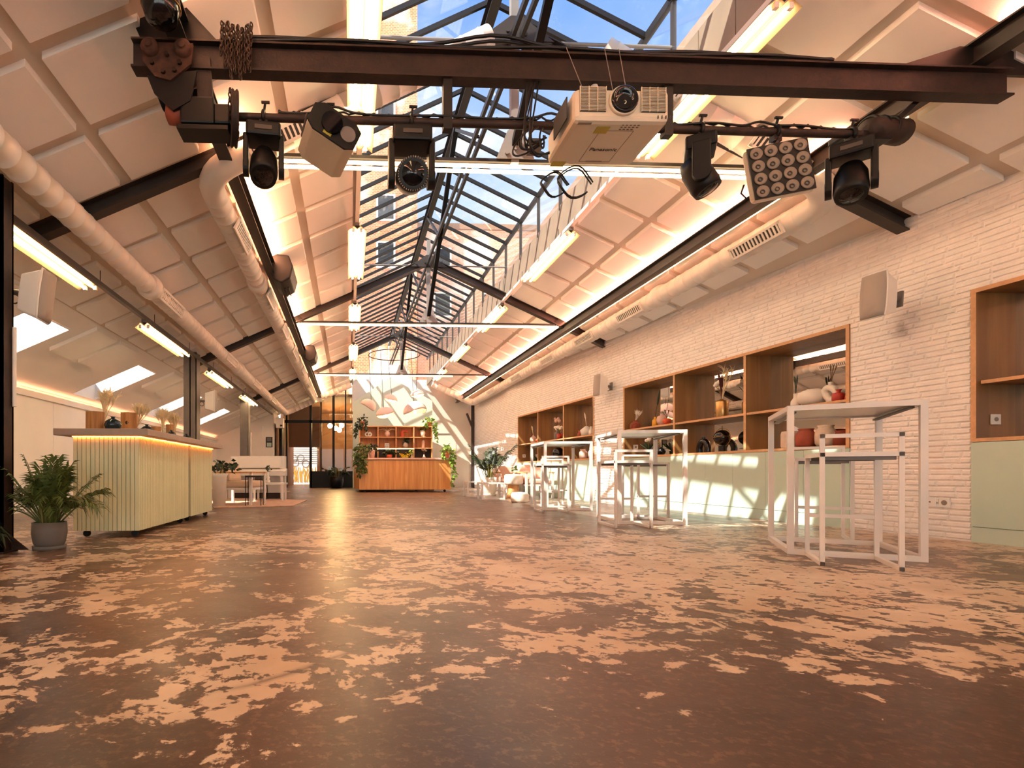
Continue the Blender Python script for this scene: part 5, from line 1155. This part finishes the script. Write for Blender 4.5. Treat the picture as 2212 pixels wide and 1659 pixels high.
q = bs(875, Z0_ + .001, 17.34); t = vase('flower_pot', q, [(0, 0), (.09, 0), (.11, .09), (0, .08)], 'yellow', 'bunch of yellow flowers on the counter behind the bar', cat='flowers'); b = MB(); leafy(b, q + Vector((0, 0, .12)), 80, .17, .06, random.Random(8), (1.1, .6, .5)); b.build('flowers', 'yellow', t)
q = bs(890, Z0_ + .001, 17.36); t = vase('leafy_vase', q, scale(SLIM, .05, .2), 'stone', 'slim vase with pale green leaves beside the yellow flowers behind the bar'); b = MB(); leafy(b, q + Vector((0, 0, .24)), 24, .12, .09, random.Random(9), (.7, .6, 1)); b.build('foliage', 'leaflight', t)
q = bs(916, Z0_ + .001, 17.36); t = vase('dried_bunch', q, scale(SLIM, .06, .16), 'pinkclay', 'vase of dried flowers at the right of the counter behind the bar'); stems(t, q + Vector((0, 0, .15)), 8, .18, .10, 'dryleaf', 'ball', .03, seed=41, tipm='pinkclay')
q = bs(798, Z0_ + .001, 17.32); t = thing('beer_tap', 'pale wooden tap column at the left of the counter behind the bar', 'tap', q); MB().mm((q.x - .04, 17.30, 1.0), (q.x + .05, 17.38, 1.40)).build('column', 'pinkclay', t)
q = Vector((onY(782, 905, 17.4).x, 17.4, 2.087)); trailing('trailing_plant', q, 'trailing dark green plant on the top left of the rack behind the bar', .09, .15, 'leafdark', [(-.16, -.05, .35), (-.05, -.18, .2), (-.2, -.1, .5), (.12, -.16, .25)], 50, .2, .10, seed=3)
q = Vector((onY(928, 905, 17.4).x, 17.4, 2.087)); trailing('trailing_plant', q, 'bright trailing plant on the top right of the rack behind the bar', .09, .13, 'leaflight', [(.16, -.05, .45), (.2, -.12, .6), (-.12, -.14, .1), (.14, -.15, .3)], 60, .2, .10, seed=4)
q = Vector((onY(783, 985, 15.9).x, 15.9, 1.001)); trailing('trailing_plant', q, 'large trailing green plant spilling over the left end of the oak bar', .12, .22, 'leaf', [(-.12, -.35, .5), (-.02, -.5, .55), (-.2, -.3, .35), (.06, -.52, .6), (-.1, -.52, .7)], 120, .27, .12, seed=5, n2=22)
q = Vector((onY(803, 975, 16.4).x, 16.3, 1.001)); t = trailing('trailing_plant', q, 'bushy plant in a tall pale pot on the left of the oak bar', .10, .26, 'leafdark', [], 70, .22, .11, pot='pinkclay', seed=6)
q = Vector((onY(969, 985, 15.75).x - .06, 15.75, 1.001)); trailing('trailing_plant', q, 'long bright trailing plant hanging down the right end of the oak bar', .10, .2, 'leaflight', [(.14, -.38, .75), (.10, -.42, 1.0), (.05, -.4, .4), (-.14, -.35, .15)], 90, .22, .11, seed=7, n2=20)
# ================================================================== PENDANT LAMPS
RY, RXc, RZ = 14.5, 1.22, CH + 3.2
t = thing('ring_pendant', 'thin black ring hung from the roof above the pendant lamps', 'ring', (RXc, RY, RZ)); MB().torus((RXc, RY, RZ), .70, .012, n=56).build('ring', 'black', t)
b = MB()
for a_ in (.4, 2.5, 4.6): b.tube([(RXc + .7 * math.cos(a_), RY + .7 * math.sin(a_), RZ), (MRX, RY + .1 * a_, MRZ - .1)], .004, 5)
b.build('suspension_wire', 'black', t)
pend = (('pink-toned plaster pendant lamp at far left, opening tilted to the camera', 797, 874, 14.6, .21, .42, .5), ('white plaster pendant lamp, upper middle, touched by sunlight', 844, 862, 14.9, .18, -.1, .25), ('plaster pendant lamp hanging lowest, with a glowing bulb, left of centre', 831, 893, 14.1, .235, -.12, -.2), ('largest plaster pendant lamp, right of centre, bulb hanging below', 896, 884, 13.8, .295, -.05, -.15), ('plaster pendant lamp highest at right, sunlit', 901, 852, 14.8, .18, -.18, -.1))
for lab, px, py, Y, r_, ta, tb_ in pend:
    c_ = onY(px, py, Y); t = thing('pendant_lamp', lab, 'pendant lamp', c_, group='plaster pendant lamps'); R = Matrix.Rotation(tb_, 3, 'Y') @ Matrix.Rotation(ta, 3, 'X'); n = 26; vs = []; pr = [(1.0, -.25), (1.02, -.1), (.96, .12), (.8, .36), (.55, .55), (.28, .65), (.04, .68)]
    for j, (a_, h) in enumerate(pr):
        for k in range(n):
            q_ = 2 * PI * k / n; w_ = 1 + .06 * math.sin(3 * q_ + px) * (1 - j / 7); vs.append(c_ + R @ Vector((a_ * math.cos(q_) * r_ * w_, a_ * math.sin(q_) * r_ * .85, (h + .12 * math.sin(2 * q_ + px) * (1 - j / 6)) * r_)))
    b = MB(); b.add(vs, [(j * n + k, j * n + (k + 1) % n, (j + 1) * n + (k + 1) % n, (j + 1) * n + k) for j in range(6) for k in range(n)], True); b.build('lamp_shade', 'lampshade', t, solid=.012)
    MB().sph(c_ + R @ Vector((0, 0, -.22 * r_)), .042, 12).build('bulb', 'bulb', t); MB().tube([c_ + R @ Vector((0, 0, -.1 * r_)), c_ + R @ Vector((0, 0, .5 * r_))], .02, 8).build('lamp_holder', 'brass', t)
    an = math.atan2(Y - RY, c_.x - RXc); MB().tube([c_ + R @ Vector((0, 0, .66 * r_)), (RXc + .7 * math.cos(an), RY + .7 * math.sin(an), RZ)], .006, 5).build('cord', 'black', t)
# ================================================================== BACK LEFT: glass partition, doorway, piano corner
GX0, GX1 = onY(619, 1000, YB).x, MXL + .02; DX = onY(671, 1000, YB).x; BZ_ = onY(700, 911, YB).z
def ctop(x): return ceilL(x) - .01
t = struct('window_20', MB().mm((DX, YB + .03, .62), (GX1, YB + .038, BZ_)), 'glassclear')
g = MB(); g.prism([(GX0, YB + .03, BZ_), (GX1, YB + .03, BZ_), (GX1, YB + .03, ctop(GX1)), (GX0, YB + .03, ctop(GX0))], (0, .008, 0)); g.build('upper_pane', 'glassclear', t)
MB().mm((GX0 - .08, YB, BZ_ - .05), (GX1, YB + .08, BZ_ + .06)).build('transom', 'black', t)
for px, w_ in ((671, .09), (693.5, .05), (720.5, .09), (746.5, .05), (619, .07)):
    x = onY(px, 1000, YB).x; MB().mm((x - w_ / 2, YB, 0 if px in (671, 619) else .6), (x + w_ / 2, YB + .08, ctop(x))).build('mullion', 'black', t)
MB().mm((DX, YB, 0), (GX1, YB + .06, .62)).build('kick_panel', 'black', t)
# brown room behind the glass
mb = MB(); mb.mm((-1.46, 24.0, 0), (.9, 24.15, 3.6)); mb.mm((.75, YB + .2, 0), (.9, 24, 3.6)); mb.prism([(-2.9, YB + .15, 3.45), (.9, YB + .15, 3.45), (.9, 24.15, 3.2), (-2.9, 24.15, 3.2)], (0, 0, .1))
struct('wall_passage', mb, 'brownwall')
mb = MB(); mb.mm((-2.62, YB + .15, 0), (-2.5, 24.0, 3.4)); struct('wall_passage', mb, 'brownwall')
for k, (px, py) in enumerate(((713, 920), (725, 925), (733, 929), (738, 919))):
    c_ = onY(px, py, 22.3); t = thing('globe_lamp', 'round glowing globe lamp seen through the glass partition, %s of four' % ('leftmost', 'second from left', 'third from left', 'rightmost')[k], 'lamp', c_, group='globe lamps beyond the glass'); MB().sph(c_, .10, 14).build('globe', 'bulb', t); MB().tube([c_ + Vector((0, 0, .1)), (c_.x, c_.y, 3.3)], .006, 5).build('cord', 'brass', t)
sh = onY(640, 966, 22.2).z
tag(MB().mm((-2.5, 22.2, sh), (DX + .25, 22.26, 3.3)).build('roller_shutter', 'brownwall'), 'brown roller shutter half lowered over the bright doorway at the back', 'shutter')
# sunlit yard wall with painted scribbles beyond the doorway
t = thing('painted_wall', 'bright white yard wall with grey loops and orange scribbles, seen through the doorway', 'wall', (-2.2, 26.2, 0))
MB().mm((-4.2, 26.2, 0), (-.4, 26.35, 2.4)).build('wall', 'white', t)
b = MB()
for k in range(14): b.mm((-4.1, 26.19, 1.0 + k * .1), (-.5, 26.2, 1.03 + k * .1))
b.build('shutter_lines', 'greytext', t)
rnd = random.Random(2); b = MB()
for k in range(46):
    x = -3.3 + k * .04; pts = [(x + rnd.uniform(-.05, .05), 26.185, z) for z in (.1, .3 + rnd.uniform(-.1, .1), .55, .8 + rnd.uniform(-.2, .12))]; b.tube(pts, .011, 4)
b.build('orange_scribbles', 'mustard', t); b = MB()
for cx_, cz_, r_ in ((-2.75, 1.25, .18), (-2.4, 1.28, .16), (-2.65, 1.03, .15), (-2.15, 1.0, .17), (-3.0, .98, .12)): b.torus((cx_, 26.185, cz_), r_, .014, (0, 1, 0), 24, 5)
b.build('grey_loops', 'greymetal', t)
palm('dark_plant', (onY(727, 1050, 19.3).x, 19.3, 0), 'dark plant in a large black pot before the glass partition', .26, .42, 7, .8, 'leafdark', 'black', seed=12, ll=.2, lw=.03, lift=(.8, 1.3), saucer=False)
palm('dark_plant', (-.75, 21.6, 0), 'arching palm seen dimly behind the glass partition', .2, .35, 9, 1.0, 'leafdark', 'black', seed=13, ll=.25, lift=(.7, 1.2), saucer=False)
# split unit, posters and boxes
p = onY(605, 914, 19.0); t = thing('air_conditioner', 'white air unit high in the back left corner beside the glass partition', 'air conditioner', p); MB().box(p, (.26, .30, .36)).build('casing', 'white', t, bevel=.02); MB().box(p + Vector((.06, -.152, -.1)), (.08, .006, .06)).build('display', 'black', t)
a_, b_ = onY(575, 944, WL), onY(588.5, 966, WL)
t = thing('poster_frame', 'small black frame with two prints on the white wall by the back left column', 'picture', ((a_.x + b_.x) / 2, WL - .02, b_.z)); MB().mm((a_.x, WL - .03, b_.z), (b_.x, WL - .002, a_.z)).build('frame', 'black', t); zm = (a_.z + b_.z) / 2
MB().mm((a_.x + .03, WL - .034, zm + .02), (b_.x - .03, WL - .03, a_.z - .02)).build('print', 'greypot', t); MB().mm((a_.x + .03, WL - .034, b_.z + .02), (b_.x - .03, WL - .03, zm - .02)).build('print', 'mint', t)
t = thing('folding_door', 'brown folded door leaf standing open left of the bright doorway', 'door', (-2.55, 19.9, 0)); MB().mm((-2.62, 19.2, 0), (-2.56, 20.1, 2.35)).build('leaf', 'brownwall', t); MB().mm((-2.50, 19.5, 0), (-2.45, 20.15, 2.35)).build('leaf', 'black', t)
# piano
PYN = 12.0; x0, x1 = onY(498, 1000, PYN).x, onY(617, 1000, PYN - .3).x
t = thing('upright_piano', 'white upright piano with its lid up at the back left', 'piano', ((x0 + x1) / 2, PYN, 0))
MB().mm((x0, PYN, .12), (x1 - .06, PYN + .35, .945)).build('case', 'tablewhite', t)
b = MB(); b.prism([(x0 + .04, PYN - .04, .66), (x1 - .1, PYN - .04, .66), (x1 - .15, PYN + .0, .92), (x0 + .02, PYN + .0, .92)], (0, .03, 0)); b.build('music_panel', 'tablewhite', t)
MB().mm((x0 + .1, PYN - .06, .66), (x1 - .16, PYN - .045, .675)).build('music_ledge', 'greytext', t)
b = MB(); b.prism([(x0, PYN - .34, .50), (x0, PYN - .34, .60), (x0, PYN, .66), (x0, PYN, .50)], (x1 - x0, 0, 0)); b.build('keyboard_shelf', 'tablewhite', t)
MB().mm((x0 + .05, PYN - .33, .598), (x1 - .06, PYN - .16, .612)).build('keys', 'ceramic', t)
for x in (x0 + .05, x1 - .08): MB().mm((x - .03, PYN - .32, 0), (x + .03, PYN - .26, .50)).build('leg', 'tablewhite', t)
MB().mm((x0 + .05, PYN + .0, 0), (x1 - .1, PYN + .3, .12)).build('base', 'darkbrown', t)
tag(MB().prism([tuple(flo(462, 1098)[:2]) + (.001,), tuple(flo(632, 1094)[:2]) + (.001,), tuple(flo(664, 1081)[:2]) + (.001,), tuple(flo(452, 1076)[:2]) + (.001,)], (0, 0, .012)).build('rug', 'rug'), 'faded pink rug under the seating at the back left', 'rug')
def make_armchair(cush='pink'):
    t = thing('armchair', 'x', 'armchair', group=None); W_, D_ = .62, .62
    for sx_ in (-1, 1):
        for sy_ in (-1, 1): MB().mm((sx_ * W_ / 2 - .022, sy_ * D_ / 2 - .022, 0), (sx_ * W_ / 2 + .022, sy_ * D_ / 2 + .022, .56 if sy_ < 0 else .62)).build('leg', 'tablewhite', t)
        MB().mm((sx_ * W_ / 2 - .03, -D_ / 2 - .03, .56), (sx_ * W_ / 2 + .03, D_ / 2 + .03, .585)).build('armrest', 'lightwood', t)
    b = MB(); b.mm((-W_ / 2, -D_ / 2, .27), (W_ / 2, D_ / 2, .31)); b.mm((-W_ / 2, D_ / 2 - .03, .30), (W_ / 2, D_ / 2, .62)); b.build('seat_frame', 'tablewhite', t)
    MB().mm((-W_ / 2 + .03, -D_ / 2 - .01, .31), (W_ / 2 - .03, D_ / 2 - .04, .43)).build('seat_cushion', cush, t, bevel=.035)
    b = MB(); b.box((0, D_ / 2 - .11, .58), (W_ - .07, .13, .34), Matrix.Rotation(-.2, 3, 'X')); b.build('back_cushion', cush, t, bevel=.045)
    return t
ac = make_armchair('beigefab'); p = flo(513, 1092)
ac.location = (p.x, p.y + .35, 0); ac.rotation_euler = (0, 0, 1.35); ac['label'] = 'white armchair with beige cushions at the left, in front of the piano'; ac['group'] = 'armchairs with beige cushions'
p = flo(470, 1083); dup(ac, (p.x - .3, p.y + .5, 0), .3, 'white armchair with beige cushions, half hidden behind the fluted counter')
ap = make_armchair(); p = flo(1095, 1068)
ap.location = (p.x + .05, p.y + .25, 0); ap.rotation_euler = (0, 0, .12); ap['label'] = 'armchair with pink back cushion beneath the palm at the back right'; ap['group'] = 'armchairs with pink cushions'
p = flo(1172, 1076); dup(ap, (p.x - .1, p.y + .3, 0), .1, 'armchair with pink cushions behind the furthest bar table')
p = flo(1140, 1068); dup(ap, (p.x + .35, p.y + 1.2, 0), -.15, 'armchair with pink cushions against the far mint cabinet')
q = flo(547, 1094); t = thing('side_table', 'black wire side table in front of the piano', 'side table', (q.x, q.y + .12, 0)); b = MB()
for sx_ in (-1, 1):
    for sy_ in (-1, 1): b.bar((q.x + sx_ * .13, q.y + .12 + sy_ * .12, 0), (q.x + sx_ * .13, q.y + .12 + sy_ * .12, .50), .012, .012)
for z in (.006, .5):
    for s_ in (-1, 1): b.bar((q.x - .13, q.y + .12 + s_ * .12, z), (q.x + .13, q.y + .12 + s_ * .12, z), .012, .012); b.bar((q.x + s_ * .13, q.y, z), (q.x + s_ * .13, q.y + .24, z), .012, .012)
b.build('frame', 'black', t); MB().mm((q.x - .14, q.y - .01, .506), (q.x + .14, q.y + .25, .522)).build('tabletop', 'darkbrown', t)
q = flo(568, 1085) + Vector((.06, .55, 0)); t = thing('low_table', 'white low table by the piano, holding a slim vase', 'low table', q); b = MB()
for sx_ in (-1, 1):
    for sy_ in (-1, 1): MB().mm((q.x + sx_ * .28 - .02, q.y + sy_ * .22 - .02, 0), (q.x + sx_ * .28 + .02, q.y + sy_ * .22 + .02, .33)).build('leg', 'tablewhite', t)
MB().mm((q.x - .32, q.y - .26, .33), (q.x + .32, q.y + .26, .365)).build('tabletop', 'tabletop', t)
v_ = Vector((q.x - .03, q.y - .12, .366)); t = vase('gourd_vase', v_, scale([(0, 0), (.8, 0), (1, .15), (.5, .3), (.8, .45), (.3, .6), (.25, 1), (.1, 1), (0, .9)], .05, .24), 'ceramic', 'slim white gourd vase with a green sprig on the low table by the piano'); b = MB(); leafy(b, v_ + Vector((0, 0, .30)), 22, .07, .07, random.Random(3)); b.build('sprig', 'leafdark', t)
q = flo(556, 1082); t = thing('stool', 'brown cushioned stool on a black frame before the piano', 'stool', q + Vector((.02, .35, 0))); q = q + Vector((.02, .35, 0)); MB().box(q + Vector((0, 0, .42)), (.24, .24, .12)).build('seat', 'darkbrown', t, bevel=.03); b = MB()
for sx_ in (-1, 1):
    for sy_ in (-1, 1): b.bar(q + Vector((sx_ * .12, sy_ * .12, 0)), q + Vector((sx_ * .1, sy_ * .1, .37)), .014, .014)
b.build('legs', 'black', t)
q = Vector((onY(480, 1020, 9.2).x, 9.0, 0)); t = thing('planter', 'leafy dark plant on a white stand beyond the fluted counter', 'plant', q); MB().lathe([(0, 0), (.10, 0), (.12, .5), (.15, .56), (.13, .56), (0, .5)], q, 18).build('pot', 'ceramic', t); b = MB(); leafy(b, q + Vector((.03, 0, .68)), 70, .24, .11, random.Random(14), (1.3, .8, .55)); b.build('foliage', 'leafdark', t); MB().tube([q + Vector((0, 0, .5)), q + Vector((.05, 0, .7))], .012, 6).build('stem', 'stem', t)
# ================================================================== BACK RIGHT
def low_bench(px, py, w_, d_, h_, lab):
    q = flo(px, py); t = thing('low_bench', lab, 'low table', (q.x, q.y + d_ / 2, 0), group='white low tables at the back right'); y0 = q.y
    for sx_ in (-1, 1):
        for dy in (.02, d_ - .02): MB().mm((q.x + sx_ * (w_ / 2 - .018) - .018, y0 + dy - .018, 0), (q.x + sx_ * (w_ / 2 - .018) + .018, y0 + dy + .018, h_ - .03)).build('leg', 'tablewhite', t)
    MB().mm((q.x - w_ / 2, y0, h_ - .03), (q.x + w_ / 2, y0 + d_, h_)).build('tabletop', 'tabletop', t); b = MB(); b.mm((q.x - w_ / 2, y0, 0), (q.x + w_ / 2, y0 + .03, .03)); b.build('runner', 'tablewhite', t)
low_bench(1066, 1079, .50, .42, .36, 'white low table at the back right, the nearer of two'); low_bench(1026, 1073, .36, .42, .36, 'white low table at the back right, by the branched column')
q = flo(1129, 1086) + Vector((0, .17, 0)); t = thing('pouf', 'small round cream pouf on the floor left of the furthest bar table', 'pouf', q); MB().lathe([(0, 0), (.15, 0), (.17, .03), (.17, .15), (.14, .19), (0, .20)], q, 26).build('cushion', 'creamfab', t)
q = flo(1128, 1078) + Vector((0, .6, 0)); t = thing('drum_stool', 'cream upholstered drum seat behind the small pouf', 'stool', q); MB().lathe([(0, .30), (.19, .30), (.21, .33), (.21, .50), (.18, .53), (0, .53)], q, 26).build('seat', 'creamfab', t); MB().lathe([(.15, .0), (.16, .02), (.12, .12), (.12, .30)], q, 20).build('base', 'lightwood', t)
q = Vector((onY(1052, 1050, 13.6).x, 13.4, 0)); palm('potted_palm', q, 'tall potted palm in the back right corner behind the pink armchair', .2, .45, 15, 1.45, 'leafdark', 'ceramic', seed=21, ll=.26, lw=.016, lift=(.95, 1.4), droop=(.25, .6)); 
q = flo(1100, 1070); t = thing('side_table', 'honey wooden side table with a small plant at the back right', 'side table', (q.x + .34, q.y + .1, 0)); q = q + Vector((.34, .1, 0))
MB().mm((q.x - .35, q.y - .2, .47), (q.x + .35, q.y + .25, .495)).build('tabletop', 'oak', t)
for sx_ in (-1, 1):
    for sy_ in (-1, 1): MB().bar((q.x + sx_ * .3, q.y + sy_ * .17, 0), (q.x + sx_ * .28, q.y + sy_ * .15, .47), .03, .03).build('leg', 'lightwood', t)
v_ = Vector((q.x - .12, q.y, .4955)); t = vase('flower_pot', v_, scale(BOWLV, .06, .10), 'ceramic', 'small white pot of green and cream leaves on the honey wooden side table', cat='plant'); b = MB(); leafy(b, v_ + Vector((0, 0, .17)), 30, .14, .10, random.Random(31), (1.1, .6, .6)); b.build('foliage', 'leaflight', t)
for k, px in enumerate((1100, 1112)): p = onW(px, 961, .012); tag(MB().box(p, (.012, .16, .10)).build('switch_plate', 'socket', bevel=.004), 'white switch plate on the brick by the far shelving, the %s of two' % ('left', 'right')[k], 'switch', 'switch plates by the far shelving')
# ================================================================== OUTSIDE: neighbouring buildings seen through the glass roof
def brick_building_mat(name, c1, c2, mortar):
    m = D.materials.new(name); m.use_nodes = True; t = m.node_tree; b = t.nodes['Principled BSDF']; b.inputs['Roughness'].default_value = .85; co = N(t, 'ShaderNodeTexCoord'); mp_ = N(t, 'ShaderNodeMapping'); mp_.inputs['Rotation'].default_value = (PI / 2, 0, 0)
    br_ = N(t, 'ShaderNodeTexBrick', Scale=2.2); br_.inputs['Color1'].default_value = lin(c1); br_.inputs['Color2'].default_value = lin(c2); br_.inputs['Mortar'].default_value = lin(mortar); br_.inputs['Mortar Size'].default_value = .02
    nz = N(t, 'ShaderNodeTexNoise', Scale=.35, Detail=6.0); mx_ = N(t, 'ShaderNodeMixRGB'); mx_.inputs[2].default_value = lin('#e9d3c4'); rp = N(t, 'ShaderNodeValToRGB'); rp.color_ramp.elements[0].position = .54; rp.color_ramp.elements[1].position = .68
    L = t.links.new; L(co.outputs['Object'], mp_.inputs[0]); L(mp_.outputs[0], br_.inputs['Vector']); L(co.outputs['Object'], nz.inputs['Vector']); L(nz.outputs[0], rp.inputs[0]); L(rp.outputs[0], mx_.inputs[0]); L(br_.outputs[0], mx_.inputs[1]); L(mx_.outputs[0], b.inputs['Base Color']); return m
def building(name, lab, x0, x1, y0, y1, h_, m, rows, cols, wins=True):
    t = thing(name, lab, 'building', ((x0 + x1) / 2, (y0 + y1) / 2, 0)); MB().mm((x0, y0, 0), (x1, y1, h_)).build('wall', m, t); MB().mm((x0 - .2, y0 - .2, h_), (x1 + .2, y1 + .2, h_ + .4)).build('roof', 'roofcap', t)
    for i in range(cols):
        for j in range(rows):
            x = x0 + (i + .5) * (x1 - x0) / cols; z = h_ - 2.2 - j * 3.2
            if z < 7 or (i + 2 * j) % 3 == 1: continue
            f = MB().mm((x - .65, y0 - .08, z - .9), (x + .65, y0 + .05, z + .9)).build('window', 'white', t); MB().mm((x - .52, y0 - .10, z - .78), (x + .52, y0 - .07, z + .78)).build('pane', 'lens', f)
building('brick_building', 'tall orange brick building behind the hall, seen through the left slope of the glass roof', -4.0, 4.6, 36, 46, 33.5, brick_building_mat('orange_brick', '#b8582c', '#c97544', '#cfa888'), 6, 2)
building('brick_building', 'lower brick building behind the hall, seen through the right slope of the glass roof', 4.9, 15.5, 38, 46, 18.0, brick_building_mat('pale_brick', '#c48a66', '#d09c7c', '#d8bfa8'), 2, 3)
building('stone_building', 'pale stone building to the right of the hall, seen through the upright roof glazing', 9.0, 15, 6, 36, 11.6, brick_building_mat('pale_stone', '#d8c8b6', '#c9b7a2', '#e9dfd2'), 0, 0)
import OpenImageIO as oiio, sys
b=oiio.ImageBuf('/workdir/render_main.png'); s=b.spec(); k=s.width/2212
import numpy as np
a=b.get_pixels(oiio.UINT8)[:,:,:3]
pts=dict(ceilNear=(100,150),ceilMidL=(560,640),ceilR=(1330,520),ceilRtop=(1750,60),brickNear=(2020,800),brickMid=(1700,600),brickUp=(2100,450),floorBot=(700,1620),floorMid=(900,1300),floorFar=(900,1090),cab=(1620,1040),cabR=(2160,1060),counter=(230,1050),counterS=(380,1030),mint=(800,900),bar=(860,1030),leftwall=(100,870),ply=(1680,820),table=(1990,1000),duct=(200,520),proj=(1300,320),beam=(900,130),sky=(1090,420),build=(830,420),backwall=(985,900), skyTop=(1350,30))
for n,(x,y) in pts.items():
    x,y=int(x*k),int(y*k); p=a[max(0,y-3):y+4,max(0,x-3):x+4].reshape(-1,3).mean(0); print(n,p.astype(int), '#%02x%02x%02x'%tuple(p.astype(int)))
